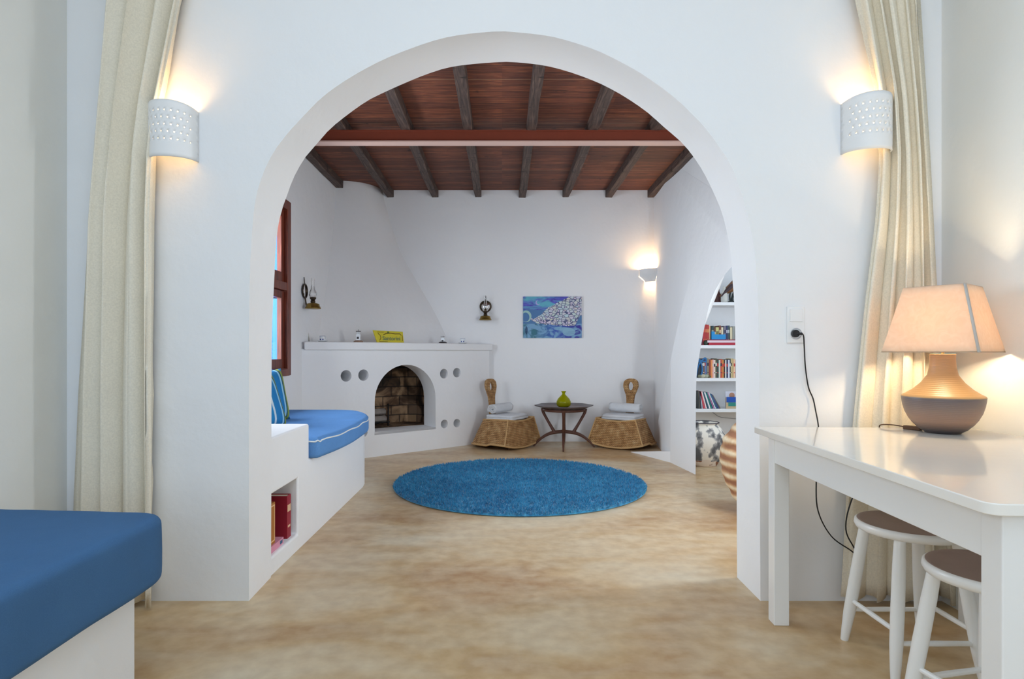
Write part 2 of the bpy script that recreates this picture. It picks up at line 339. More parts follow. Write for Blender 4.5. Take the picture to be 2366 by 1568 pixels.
def catmull(pts, n):
    P = [Vector(p) for p in pts]; P = [2*P[0]-P[1]]+P+[2*P[-1]-P[-2]]; out = []
    for i in range(1, len(P)-2):
        for k in range(n):
            u = k/n; a, b, c, d = P[i-1], P[i], P[i+1], P[i+2]
            out.append(0.5*((2*b)+(c-a)*u+(2*a-5*b+4*c-d)*u*u+(3*b-a-3*c+d)*u**3))
    out.append(P[-2]); return out
def resample(pts, n):
    P = [Vector(p) for p in pts]; d = [0]
    for a, b in zip(P, P[1:]): d.append(d[-1]+(b-a).length)
    out = []; j = 0
    for i in range(n):
        t = d[-1]*i/(n-1)
        while j < len(d)-2 and d[j+1] < t: j += 1
        out.append(P[j].lerp(P[j+1], (t-d[j])/max(1e-9, d[j+1]-d[j])))
    return out
def panel(mb, loops_f, loops_b, proj):
    'solid slab between front and back loops (same counts); proj maps a point to 2D for triangulation'
    ff = [p for l in loops_f for p in l]; bb = [p for l in loops_b for p in l]; n = len(ff)
    tf = tessellate_polygon([[Vector((*proj(p), 0)) for p in l] for l in loops_f]); tb = tessellate_polygon([[Vector((*proj(p), 0)) for p in l] for l in loops_b])
    fs = [tuple(t) for t in tf]+[tuple(n+i for i in t)[::-1] for t in tb]; k = 0
    for l in loops_f:
        m = len(l)
        for i in range(m): a, b = k+i, k+(i+1) % m; fs.append((a, b, n+b, n+a))
        k += m
    return mb.add(ff+bb, fs)

# ================================================================= THE SETTING
def struct(name, mb, m, **k): return tag(build(name, mb, m, **k), kind='structure')
YA, YB = 2.65, 2.93          # arch wall front and back face
ZC = 3.60
struct('floor', MB().box(-2.3, 3.7, -3.2, 7.6, -0.1, 0), M_FLOOR)
# arch wall
F = [(575,1388),(575,1100),(575,850),(577,640),(586,492),(600,423),(626.5,361),(661,312),(703,266),(741,227.5),(787,193),(841,160.5),(894,134),(952,111),(1009,92),(1067,80),(1150,72),(1169,72.5),(1261,82),(1322,97),(1387,120),(1456,155),(1494,178),(1552,220),(1609,273),(1647.5,319),(1686,377),(1705,423),(1728,499),(1743,576),(1748,640),(1753,740),(1755,1000),(1757,1388)]
G = [(626,1333),(627,1100),(628,800),(634,640),(640,541),(649.5,491.6),(661,457),(680,407),(707,361),(730,335),(760.5,300),(799,268),(848.5,233),(890.6,212),(933,193),(990,170),(1051,153),(1150,143.5),(1200,144.5),(1261,152),(1315,166),(1364,183.5),(1395,197),(1441,222),(1494,258),(1533,292.6),(1575,329),(1601.5,361),(1624.5,396),(1647.5,442),(1667,488),(1680,537.5),(1689.6,595),(1692,640),(1698,740),(1701,1000),(1703,1333)]
def arch_pts(L, Y, n=120):
    p = [at(x, y, Y) for x, y in L]; p[0].z = p[-1].z = 0
    return resample(catmull(p, 6), n)
fa, ba = arch_pts(F, YA), arch_pts(G, YB)
V = Vector
fo = [V((-2.3,YA,0))]+fa+[V((2.3,YA,0)),V((2.3,YA,ZC)),V((-2.3,YA,ZC))]
bo = [V((-2.3,YB,0))]+ba+[V((2.3,YB,0)),V((2.3,YB,ZC)),V((-2.3,YB,ZC))]
struct('wall_arch', panel(MB(), [fo], [bo], lambda p: (p.x, p.z)), M_PL, ang=28)
# front room shell
XL, XR = -1.93, 1.95
wv_ = [V((XL, y, z)) for y, z in ((-3.2,0),(YA,0),(YA,ZC),(-3.2,ZC))]; wvh = [V((XL, y, z)) for y, z in ((-2.4,.8),(-.4,.8),(-.4,2.6),(-2.4,2.6))]; s0 = V((-.12,0,0))
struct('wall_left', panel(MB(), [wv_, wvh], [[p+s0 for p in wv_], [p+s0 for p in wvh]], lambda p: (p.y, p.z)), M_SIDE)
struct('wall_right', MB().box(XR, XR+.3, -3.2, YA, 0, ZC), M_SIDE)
struct('ceiling', MB().box(XL-.3, -1.15, -3.2, YA, ZC, ZC+.1).box(1.15, XR+.3, -3.2, YA, ZC, ZC+.1).box(-1.15, 1.15, -3.2, -1.15, ZC, ZC+.1).box(-1.15, 1.15, 1.15, YA, ZC, ZC+.1), M_PL)
struct('wall_back', MB().box(XL-.3, -1.75, -3.2, -3.0, 0, ZC).box(1.65, XR+.3, -3.2, -3.0, 0, ZC).box(-1.75, 1.65, -3.2, -3.0, 3.0, ZC).box(-1.75, 1.65, -3.2, -3.0, 0, 0.42), M_PL)
# far room shell
YE = 7.42; BXL = -1.95; BXR = 1.89; BZC = 3.12
struct('wall_far', MB().box(-2.3, 3.7, YE, YE+.25, 0, ZC), M_PL)
# window opening in the far room's left wall
WY0, WY1, WZ0, WZ1 = 3.25, 5.49, 0.895, 2.48
wl = [V((BXL, y, z)) for y, z in ((YB,0),(YE,0),(YE,ZC),(YB,ZC))]; wh = [V((BXL, y, z)) for y, z in ((WY0,WZ0),(WY1,WZ0),(WY1,WZ1),(WY0,WZ1))]
sh = V((-.085, 0, 0))
struct('wall_left_far', panel(MB(), [wl, wh], [[p+sh for p in wl], [p+sh for p in wh]], lambda p: (p.y, p.z)), M_PL)
# right wall with the low arched opening to the alcove
oa = [(6.0,1.69,0),(5.98,1.69,.9),(5.96,1.69,1.06),(5.83,1.72,1.387),(5.65,1.76,1.739),(5.46,1.80,1.935),(5.2,1.83,2.03),(4.90,1.85,2.07),(4.4,1.87,2.05),(4.0,1.88,1.9),(3.7,1.89,1.65),(3.5,1.89,1.3),(3.4,1.89,.9),(3.4,1.89,0)]
ob = [(5.4,1.75,0),(5.4,1.755,.8),(5.36,1.767,1.053),(5.25,1.784,1.351),(5.17,1.802,1.538),(5.05,1.826,1.671),(4.9,1.86,1.78),(4.7,1.90,1.85),(4.4,1.95,1.86),(4.0,2.0,1.75),(3.75,2.02,1.5),(3.6,2.05,1.1),(3.58,2.05,.8),(3.58,2.05,0)]
ca = catmull([(b, a, c) for a, b, c in oa], 6); cb2 = catmull([(b, a, c) for a, b, c in ob], 6)
lf = ca+[V((1.89,YB,0)),V((1.89,YB,ZC)),V((1.89,YE,ZC)),V((1.89,YE,0))]
lb = cb2+[V((2.1,YB,0)),V((2.1,YB,ZC)),V((1.95,YE,ZC)),V((1.95,YE,0))]
struct('wall_right_far', panel(MB(), [lf], [lb], lambda p: (p.y, p.z)), M_PL, ang=12)
# low plaster kerb at the foot of the pier
kb = MB().add([(1.43,6.63,0),(1.69,6.0,0),(1.76,6.69,0),(1.43,6.63,.004),(1.69,6.0,.112),(1.76,6.69,.003)], [(0,1,2),(3,4,5),(0,1,4,3),(1,2,5,4),(2,0,3,5)]); struct('trim_1', kb, M_PL)
# alcove shell
struct('wall_alcove_end', MB().box(1.95, 3.7, 6.62, 6.8, 0, 2.7), M_PL)
aw = [V((3.4, y, z)) for y, z in ((YB,0),(6.7,0),(6.7,2.7),(YB,2.7))]; ah = [V((3.4, y, z)) for y, z in ((4.0,.85),(5.4,.85),(5.4,2.15),(4.0,2.15))]
s2 = V((.2,0,0)); struct('wall_alcove_side', panel(MB(), [aw, ah], [[p+s2 for p in aw], [p+s2 for p in ah]], lambda p: (p.y, p.z)), M_PL)
struct('wall_alcove_near', MB().box(2.08, 3.6, YB, YB+.15, 0, 2.7), M_PL)
struct('ceiling_alcove', MB().box(1.95, 3.6, YB, 6.8, 2.6, 2.7), M_PL)
struct('ceiling_far', MB().box(-2.25, 2.2, YB, YE+.1, BZC, BZC+.06), M_BOARD)

# far room window: frame, transom, fixed light above, casement below
wr = thing('window_1', (BXL-.05, 4.87, WZ0), None, None); tag(wr, kind='structure')
fw = .085; d0, d1 = BXL-.07, BXL+.012
fr_ = MB().box(d0,d1,WY0,WY0+fw,WZ0,WZ1).box(d0,d1,WY1-fw,WY1,WZ0,WZ1).box(d0,d1,WY0+fw,WY1-fw,WZ1-fw,WZ1).box(d0,d1+.02,WY0+fw,WY1-fw,WZ0,WZ0+.06)
build('frame', fr_, M_TIMB, wr, bevel=.006)
build('transom', MB().box(d0,d1-.005,WY0+fw,WY1-fw,1.66,1.735), M_TIMB, wr, bevel=.005)
ym = (WY0+WY1)/2
for y0, y1 in ((WY0+fw+.004, ym-.004), (ym+.004, WY1-fw-.004)):
    for z0, z1 in ((WZ0+.064, 1.656), (1.739, WZ1-fw-.004)):
        a0, a1 = BXL-.062, BXL-.02
        sa = build('sash', MB().box(a0,a1,y0,y0+.065,z0,z1).box(a0,a1,y1-.065,y1,z0,z1).box(a0,a1,y0+.065,y1-.065,z0,z0+.085).box(a0,a1,y0+.065,y1-.065,z1-.065,z1), M_TIMB, wr, bevel=.004)
        build('pane', MB().box(BXL-.045,BXL-.040,y0+.055,y1-.055,z0+.07,z1-.055), M_PANE, sa)
fill_root = thing('fill_frame', (1.88, 3.16, .75), None, None); tag(fill_root, kind='structure')  # timber frame added around the unseen fill lamp; the wall stays closed
build('frame', MB().box(1.872,1.889,2.95,2.975,.70,2.30).box(1.872,1.889,3.35,3.37,.70,2.30).box(1.872,1.889,2.975,3.35,.70,.73).box(1.872,1.889,2.975,3.35,2.27,2.30), M_TIMB, fill_root)
# blue shutter leaf standing open outside
shr = thing('window_shutter', (-2.045, 5.50, .93), 'bright blue painted shutter leaf standing open outside the timber window', 'shutter', 0)
sm = MB()
for z0, z1 in ((.93,1.01),(1.60,1.68),(2.36,2.44)): sm.box(-2.68,-2.036,5.49,5.525,z0,z1)
for x0, x1 in ((-2.68,-2.60),(-2.11,-2.036)): sm.box(x0,x1,5.49,5.525,.93,2.44)
build('frame', sm, M_SHUT, shr)
sl = MB()
for i in range(36):
    z = 1.03+i*.038
    if 1.57 < z < 1.69: continue
    sl.add([(-2.62,5.493,z),(-2.11,5.493,z),(-2.11,5.522,z+.034),(-2.62,5.522,z+.034),(-2.62,5.499,z-.004),(-2.11,5.499,z-.004),(-2.11,5.528,z+.030),(-2.62,5.528,z+.030)], [(0,1,2,3),(7,6,5,4),(0,4,5,1),(1,5,6,2),(2,6,7,3),(3,7,4,0)])
build('louvres', sl, M_SHUT, shr)

# roof joists over the far room
ordn = ['leftmost', 'second', 'third', 'fourth', 'fifth', 'sixth', 'seventh', 'rightmost']
jx = [-1.905, -1.387, -.833, -.296, .253, .79, 1.328, 1.845]
for i, x in enumerate(jx):
    mb = MB(); n = 14; rings = []; ye = 7.10 if i == 0 else YE+.02
    random.seed(40+i)
    for k in range(n):
        y = YB-.02+(ye-YB+.02)*k/(n-1); w = .041+random.uniform(-.003,.003); dx = random.uniform(-.004,.004); dz = random.uniform(-.004,.004)
        rings.append([(x-w+dx,y,3.03+dz),(x+w+dx,y,3.03+dz+random.uniform(-.003,.003)),(x+w+dx,y,BZC+.01),(x-w+dx,y,BZC+.01)])
    mb.loft(rings); o = build('roof_joist', mb, M_JOIST, bevel=.006, bseg=2); origin(o, (x, 5.2, 3.03))
    lab = {0: 'dark rough roof joist tight against the left wall, leftmost of eight', 7: 'dark roof joist along the right wall, rightmost of eight, lit amber at its end'}.get(i, f'dark rough wooden roof joist, {ordn[i]} of eight counted from the left wall')
    tag(o, lab, 'joist', 'roof joists under the board ceiling')
bmr = thing('steel_beam', (0, 5.22, 2.93), 'rust red steel beam crossing below the roof joists inside the arch', 'beam')
build('web', MB().box(BXL-.02, BXR+.02, 5.19, 5.20, 2.938, 3.022), M_STEEL, bmr)
build('top_flange', MB().box(BXL-.02, BXR+.02, 5.17, 5.27, 3.020, 3.03), M_STEEL, bmr)
o = build('bottom_flange', MB().box(BXL-.02, BXR+.02, 5.172, 5.27, 2.926, 2.938), M_FLANGE, bmr); o['label'] = 'pale pink painted bottom flange'

# ================================================================= FIREPLACE
P0 = V((-1.95, 5.81, 0)); U_ = V((.7593, .6507, 0)); N_ = V((-.6507, .7593, 0))
def fp(s, z, d=0.0): return P0+U_*s+N_*d+V((0, 0, z))
fire = thing('fireplace', fp(1.18, 0, .1), 'white plaster corner fireplace with tapering hood and arched brick firebox', 'fireplace')
r = .388; sc_ = 1.18; spring = .582
arch = [(sc_-r, .262), (sc_-r, spring)]+[(sc_-r*math.cos(PI*k/20), spring+r*math.sin(PI*k/20)) for k in range(1, 20)]+[(sc_+r, spring), (sc_+r, .25)]
holes = [arch]
for s, z, hr in ((.467,.865,.06),(.662,.868,.06),(1.684,.86,.056),(1.869,.868,.056),(1.69,.279,.05),(1.869,.275,.05),(.66,.27,.05)):
    holes.append([(s+hr*math.cos(2*PI*k/20), z+hr*math.sin(2*PI*k/20)) for k in range(20)])
outl = [(-.05, 0), (2.36, 0), (2.36, 1.14), (-.05, 1.14)]
lp = [outl]+holes
build('surround', panel(MB(), [[fp(s, z, 0) for s, z in l] for l in lp], [[fp(s, z, .24) for s, z in l] for l in lp], lambda p: ((p-P0).dot(U_), p.z)), M_PL, fire)
mp = [fp(.01,0,-.035), fp(2.385,0,-.035), V((-.14,YE,0)), V((BXL,YE,0))]
mb = MB().prism([(p.x, p.y) for p in mp], 1.128, 1.212); build('mantel_shelf', mb, M_PL, fire, bevel=.014)
# firebox of brick with uv for the bricks
uvs = []; vs = []; fs = []
path = [(.62,.24),(.66,.60),(.80,.72),(1.56,.72),(1.70,.60),(1.74,.24)]; dist = 0
for i, (s, d) in enumerate(path):
    if i: dist += math.hypot(s-path[i-1][0], d-path[i-1][1])
    for z in (.20, 1.05): vs.append(fp(s, z, d)); uvs.append((dist, z))
for i in range(len(path)-1): fs.append((2*i, 2*i+2, 2*i+3, 2*i+1))
b0 = len(vs)
for s, d in ((.66,.25),(1.70,.25),(1.76,.76),(.60,.76)):
    vs.append(fp(s, .245, d)); uvs.append((s, d))
fs.append((b0, b0+1, b0+2, b0+3))
for s, d in ((.60,.24),(1.76,.24),(1.76,.76),(.60,.76)):
    vs.append(fp(s, 1.05, d)); uvs.append((s, d))
fs.append((b0+4, b0+5, b0+6, b0+7))
me = bpy.data.meshes.new('firebox'); me.from_pydata([tuple(p) for p in vs], [], fs); ul = me.uv_layers.new(name='UVMap')
for lo_ in me.loops: ul.data[lo_.index].uv = uvs[lo_.vertex_index]
me.materials.append(M_BRICK); fbx = bpy.data.objects.new('firebox', me); COL.objects.link(fbx); setpar(fbx, fire)
sdf = fbx.modifiers.new('thick', 'SOLIDIFY'); sdf.thickness = .02; sdf.offset = 0
build('hearth_sill', panel(MB(), [[fp(sc_-r-.002,.262,.0), fp(sc_+r+.002,.25,.0), fp(sc_+r+.002,.256,.26), fp(sc_-r-.002,.266,.26)]], [[fp(sc_-r-.002,.23,.0), fp(sc_+r+.002,.23,.0), fp(sc_+r+.002,.23,.26), fp(sc_-r-.002,.23,.26)]], lambda p: ((p-P0).dot(U_), (p-P0).dot(N_))), M_PL, fire)
# hood
prof = [(1.20, 6.30, -.645), (1.30, 6.36, -.68), (1.61, 6.52, -.83), (2.0, 6.71, -1.06), (2.36, 6.84, -1.26), (2.7, 6.95, -1.38), (3.0, 7.0, -1.47), (3.14, 7.02, -1.50)]
pr = catmull([(a, b, c) for a, b, c in prof], 4); rings = []
for q in pr:
    z, yl, xr = q; A = V((BXL-.02, yl-.012, z)); B = V((xr+.01, YE+.02, z)); tt = (z-1.2)/1.94; ring = []
    nn = (V((B.y-A.y, -(B.x-A.x), 0))).normalized()
    for k in range(17):
        u = k/16; bul = (.015+.13*max(0, tt)**1.3)*math.sin(PI*u)**.8 if 0 < u < 1 else 0
        ring.append(A.lerp(B, u)+nn*bul)
    ring.append(V((BXL-.02, YE+.02, z))); rings.append(ring)
build('chimney_hood', MB().loft(rings), M_PL, fire, ang=50)
# iron fire grate and two split logs
gr = thing('fire_grate', fp(.98, .25, .36), 'black iron fire grate standing in the left of the brick firebox', 'grate')
g = MB()
for s in (.86, 1.16): g.tube([fp(s,.265,.36), fp(s,.50,.36)], .009); g.tube([fp(s,.30,.36), fp(s,.30,.62)], .008); g.tube([fp(s,.27,.60), fp(s,.30,.62)], .008)
for z in (.31,): g.tube([fp(.84,z,.36), fp(1.18,z,.36)], .008)
for s in (.92,.98,1.04,1.10): g.tube([fp(s,.30,.37), fp(s,.30,.60)], .006)
for s in (.86, 1.16): g.sphere(tuple(fp(s,.508,.36)), .014, 10, 8)
build('frame', g, M_IRON, gr)
for k, (z, d, lab) in enumerate(((.345,.42,'ash grey split log lying lowest on the iron grate'),(.425,.44,'ash grey split log resting on top of another in the grate'))):
    mb = MB(); rg = []
    random.seed(60+k)
    for i in range(9):
        s = .865+.29*i/8; rg.append([fp(s, z+.038*math.sin(2*PI*j/9)*(1+.12*math.sin(3*j+i)), d+.045*math.cos(2*PI*j/9)) for j in range(9)])
    mb.loft(rg); o = build('firewood_log', mb, mat('ash_grey_log', (148, 138, 130), .9, bump=.6, bscale=40, var=.25, vscale=20)); origin(o, fp(1.0, z, d)); tag(o, lab, 'log', 'logs in the grate')

# ================================================================= WINDOW SEAT
mb = MB().prism([(-1.14,YB-.02),(-1.14,3.53),(-1.142,4.9),(-1.155,5.02),(-1.36,5.32),(BXL-.01,5.32),(BXL-.01,YB-.02)], -.01, .475)
seat = build('plaster_bench', mb, M_PL)
c1 = build('tmp', MB().box(-1.6,-1.0,2.955,3.335,.09,.412), M_PL); cut(seat, c1)
arm = build('tmp2', MB().box(BXL-.01,-1.14,YB-.02,3.53,.40,.682), M_PL)
m = seat.modifiers.new('u', 'BOOLEAN'); m.operation = 'UNION'; m.object = arm; m.solver = 'EXACT'; baked(seat); bpy.data.objects.remove(arm)
for p in seat.data.polygons: p.use_smooth = True
bv = seat.modifiers.new('bevel', 'BEVEL'); bv.width = .016; bv.segments = 4; bv.limit_method = 'ANGLE'; bv.angle_limit = math.radians(40); bv.harden_normals = True
tag(seat, 'white plaster built-in window seat with raised arm block and open book niche', 'bench')

def soft_slab(out, z0, z1, rad, n=5, crown=.0):
    'cushion: rounded edge rings of an outline (list of xy)'
    c = V((sum(p[0] for p in out)/len(out), sum(p[1] for p in out)/len(out)))
    P = [V(p) for p in out]; m = len(P); nrm = []
    for i in range(m):
        d = (P[(i+1) % m]-P[i-1]).normalized(); q = V((d.y, -d.x))
        if q.dot(P[i]-c) < 0: q = -q
        nrm.append(q)
    rings = []; zm = [(z0+rad*(1-math.cos(PI/2*k/n)), rad*(1-math.sin(PI/2*k/n))) for k in range(n+1)]+[(z1-rad*(1-math.sin(PI/2*k/n)), rad*(1-math.cos(PI/2*k/n))) for k in range(n+1)]
    for z, ins in zm: rings.append([(P[i].x-nrm[i].x*ins, P[i].y-nrm[i].y*ins, z) for i in range(m)])
    for f in (.8, .5, .2): rings.append([(c.x+(P[i].x-nrm[i].x*rad-c.x)*f, c.y+(P[i].y-nrm[i].y*rad-c.y)*f, z1+crown*(1-f)) for i in range(m)])
    return MB().loft(rings)
def rounded(corners, rads, n=8):
    out = []; m = len(corners)
    for i in range(m):
        p = V(corners[i]); a = (V(corners[i-1])-p).normalized(); b = (V(corners[(i+1) % m])-p).normalized(); r = rads[i]
        for k in range(n+1):
            u = k/n; out.append(tuple((p+a*r)*(1-u)**2+p*2*u*(1-u)+(p+b*r)*u*u))
    return out
def dens(out, step=.06):
    res = []
    for i in range(len(out)):
        a, b = V(out[i]), V(out[(i+1) % len(out)]); k = max(1, int((b-a).length/step))
        for j in range(k): res.append(tuple(a.lerp(b, j/k)))
    return res
# seat cushion
co = dens(rounded([(-1.93,3.54),(-1.085,3.54),(-1.02,4.0),(-1.055,4.85),(-1.30,5.30),(-1.93,5.30)], [.03,.03,.3,.25,.2,.06]))
cs = thing('seat_cushion', (-1.5, 4.4, .475), 'bright blue seat cushion with white piping on the built-in bench', 'cushion')
build('cover', soft_slab(co, .472, .600, .03, 5, .008), M_BLUE, cs, ang=70)
pip = [(x, y, .589+.004*math.sin(i*1.1)) for i, (x, y) in enumerate(co)]; ccx = V((-1.5, 4.4))
pip = [((p[0]-ccx.x)*1.003+ccx.x, (p[1]-ccx.y)*1.001+ccx.y, p[2]-.012) for p in pip]
build('piping', MB().tube(pip, .0045, 6, True), M_PIPE, cs)
# two striped pillows
def pillow(name, w, h, th, loc, M, label):
    mb = MB(); n = 14; vs = []; fs = []
    for sgn in (1, -1):
        b = len(vs)
        for i in range(n+1):
            for j in range(n+1):
                u, v = 2*i/n-1, 2*j/n-1; pin = 1-.10*(1-abs(u)**2)*abs(v)**3; pin2 = 1-.10*(1-abs(v)**2)*abs(u)**3
                vs.append((u*w/2*pin2, sgn*th/2*((1-u**4)*(1-v**4))**.55, v*h/2*pin))
        for i in range(n):
            for j in range(n): a = b+i*(n+1)+j; fs.append((a, a+1, a+n+2, a+n+1))
    mb.add(vs, fs); o = build(name, mb, M_STRIPE, weld=True, ang=80); o.matrix_world = Matrix.Translation(loc) @ M; o.rotation_euler = M.to_euler(); o.location = loc
    return tag(o, label, 'pillow', 'striped pillows on the built-in bench')
pillow('striped_pillow', .40, .40, .13, (-1.60, 3.93, .775), Matrix.Rotation(math.radians(72), 4, 'Z') @ Matrix.Rotation(math.radians(-20), 4, 'X'), 'blue green white striped pillow nearer the arm block, overlapping the other')
pillow('striped_pillow', .42, .40, .13, (-1.72, 4.32, .79), Matrix.Rotation(math.radians(66), 4, 'Z') @ Matrix.Rotation(math.radians(-14), 4, 'X'), 'blue green white striped pillow farther back, under the timber window corner')

# books and games in the niche
def book(name, x0, x1, y0, y1, z0, z1, cover, label, cat='book', group=None, pages='left', rot=None, prgb=(226, 218, 200)):
    mb = MB(); mb.box(x0, x1, y0, y1, z0, z1)
    o = build(name, mb, mat('cover_%d_%d_%d' % cover, cover, .55)); c = ((x0+x1)/2, (y0+y1)/2, z0); origin(o, c)
    if rot: o.rotation_euler = rot
    return tag(o, label, cat, group)
def hardback(name, w, h, d, cover, label, loc, rot=(0,0,0), group=None, cat='book', band=None):
    'w thickness (x), d depth (y, spine at -y), h height; base centre at loc'
    t_ = min(.004, w*.16); mb = MB()
    mb.box(-w/2, -w/2+t_, -d/2, d/2, 0, h).box(w/2-t_, w/2, -d/2, d/2, 0, h).box(-w/2+t_, w/2-t_, -d/2, -d/2+t_, 0, h)
    mb.cur = 1; mb.box(-w/2+t_, w/2-t_, -d/2+t_, d/2-.005, .004, h-.004); mb.cur = 2
    if band: mb.box(-w/2*.8, w/2*.8, -d/2-.0008, -d/2+.001, h*.62, h*.78); mb.box(-w/2*.6, w/2*.6, -d/2-.0008, -d/2+.001, h*.25, h*.30)
    o = build(name, mb, [mat('cover_%d_%d_%d' % cover, cover, .5), mat('paper_edges', (228, 220, 200), .85), mat('cover_%d_%d_%d' % (band or (220,220,220)), band or (220,220,220), .5)], smooth=False)
    o.location = loc; o.rotation_euler = rot; return tag(o, label, cat, group)
hardback('game_box', .058, .232, .19, (150, 24, 44), 'tall crimson box standing against the far side of the niche', (-1.262, 3.272, .0905), (0,0,math.radians(90)), 'things kept in the seat niche', 'box', (226, 190, 150))
o = tag(build('tmp', MB().box(-.055,.055,-.018,.018,0,.21), mat('amber_wood', (176, 112, 46), .5, var=.15)), 'amber wooden games case with pale inlaid frame, standing in the niche', 'games case', 'things kept in the seat niche')
o.name = 'games_case'; o.location = (-1.186, 3.018, .1255); o.rotation_euler = (0, 0, math.radians(90))
fr2 = MB()
for a, b, c, d in ((-.048,.048,.193,.199),(-.048,.048,.014,.020),(-.048,-.042,.020,.193),(.042,.048,.020,.193)): fr2.box(a,b,-.0200,-.0175,c,d)
q = build('inlay', fr2, mat('pale_inlay', (232, 190, 140), .5)); q.parent = o
mb = MB().box(-.075,.075,-.10,.10,0,.034); o = build('pink_box', mb, mat('pink_card', (222, 150, 172), .6)); o.location = (-1.235, 3.07, .0905); tag(o, 'flat pink cardboard game box at the front of the niche floor', 'box', 'things kept in the seat niche')
q = build('side_print', MB().add([(.0755,.05,.008),(.0755,.085,.008),(.0755,.085,.026),(.0755,.05,.026)], [(0,1,2,3)]), mat('blue_print', (60, 96, 130), .6)); q.parent = o
mb = MB().box(-.08,.08,-.09,.09,0,.003); 
hardback('thin_book', .014, .26, .17, (104, 108, 104), 'thin grey-green book behind the amber games case in the niche', (-1.365, 3.05, .0905), (0,0,math.radians(0)), 'things kept in the seat niche')

# ================================================================= FOREGROUND DAYBED
db = build('daybed_plinth', MB().box(XL+.002,-1.20,-.6,1.955,0,.325), M_PL, bevel=.008); tag(db, 'white plaster plinth under the big denim blue mattress', 'plinth')
mo_ = dens(rounded([(XL+.004,-.6),(-1.145,-.6),(-1.145,2.075),(XL+.004,2.155)], [.02,.05,.10,.02]), .05)
mt = build('daybed_mattress', soft_slab(mo_, .322, .552, .035, 5, .004), M_NAVY, ang=75); origin(mt, (-1.5, 1, .322)); tag(mt, 'thick denim blue mattress in the left foreground on the plaster plinth', 'mattress')
tx = bpy.data.textures.new('crease', 'CLOUDS'); tx.noise_scale = .35; dm = mt.modifiers.new('s', 'SUBSURF'); dm.levels = 1; dm.render_levels = 1
dm = mt.modifiers.new('d', 'DISPLACE'); dm.texture = tx; dm.strength = .012; dm.texture_coords = 'LOCAL'; dm.mid_level = .5

# ================================================================= CURTAINS
def curtain(edges, zs, y0, amp, creases, label, name='curtain', seed=1):
    'edges: left/right X per height; creases: fold count with uneven widths'
    random.seed(seed); nu, nz = 150, 44; vs = []; fs = []
    ph = [random.uniform(0, 6.28) for _ in range(4)]
    for j in range(nz+1):
        z = zs[0]+(zs[-1]-zs[0])*j/nz; a = np.interp(z, [e[0] for e in edges], [e[1] for e in edges]); b = np.interp(z, [e[0] for e in edges], [e[2] for e in edges])
        for i in range(nu+1):
            u = i/nu; w = u+.035*math.sin(6.28*u*2+ph[0])+.02*math.sin(z*1.3+6.28*u+ph[1])
            f = abs(math.sin(PI*creases*w))**.55; f2 = .25*math.sin(6.28*creases*1.7*w+ph[2]+z*.6)
            x = a+(b-a)*u+.018*math.sin(6.28*creases*w+.6)*(1 if 0 < i < nu else 0)
            y = y0-amp*(f+f2*.35)*(.8+.25*math.sin(3*u+z+ph[3]))
            hem = .012*math.sin(PI*creases*2*w+1) if j == 0 else 0
            vs.append((x, y, z+hem))
    for j in range(nz):
        for i in range(nu): k = j*(nu+1)+i; fs.append((k, k+1, k+nu+2, k+nu+1))
    o = build(name, MB().add(vs, fs), M_CURT, ang=80); sd = o.modifiers.new('thick', 'SOLIDIFY'); sd.thickness = .0035
    c = ((edges[0][1]+edges[0][2])/2, y0, zs[-1]); origin(o, c); return tag(o, label, 'curtain')
def ex(x, Y=2.56): return (x-1160)/1380*Y
def ez(y, Y=2.56): return CAMH-(y-815)/1380*Y
tag(curtain([(.02, ex(150), ex(352)), (ez(1165), ex(150), ex(352)), (ez(900), ex(160), ex(350)), (ez(500), ex(186), ex(348)), (ez(340), ex(205), ex(352)), (ez(235), ex(216), ex(366)), (ez(0), ex(238), ex(412)), (3.3, ex(275), ex(500))], (.025, 3.3), 2.638, .095, 3.5, 'long cream curtain hanging at the left beside the blue mattress', seed=3), group='cream curtains')
tag(curtain([(.02, ex(1958), ex(2215)), (ez(1165), ex(1970), ex(2200)), (ez(975), ex(1986), ex(2180)), (ez(700), ex(2012), ex(2172)), (ez(500), ex(2036), ex(2164)), (ez(360), ex(2044), ex(2158)), (ez(215), ex(2036), ex(2150)), (ez(0), ex(1990), ex(2138)), (3.3, ex(1900), ex(2110))], (.025, 3.3), 2.638, .07, 4.5, 'long cream curtain hanging at the right behind the table lamp', seed=8), group='cream curtains')
def rod(x0, x1, name, label):
    r_ = thing(name, ((x0+x1)/2, 2.58, 3.31), label, 'curtain rod', 0, 'curtain rods')
    build('pole', MB().tube([(x0,2.58,3.31),(x1,2.58,3.31)], .014, 12), M_DWOOD, r_)
    for x in (x0, x1): build('finial', MB().sphere((x,2.58,3.31), .026, 12, 8), M_DWOOD, r_)

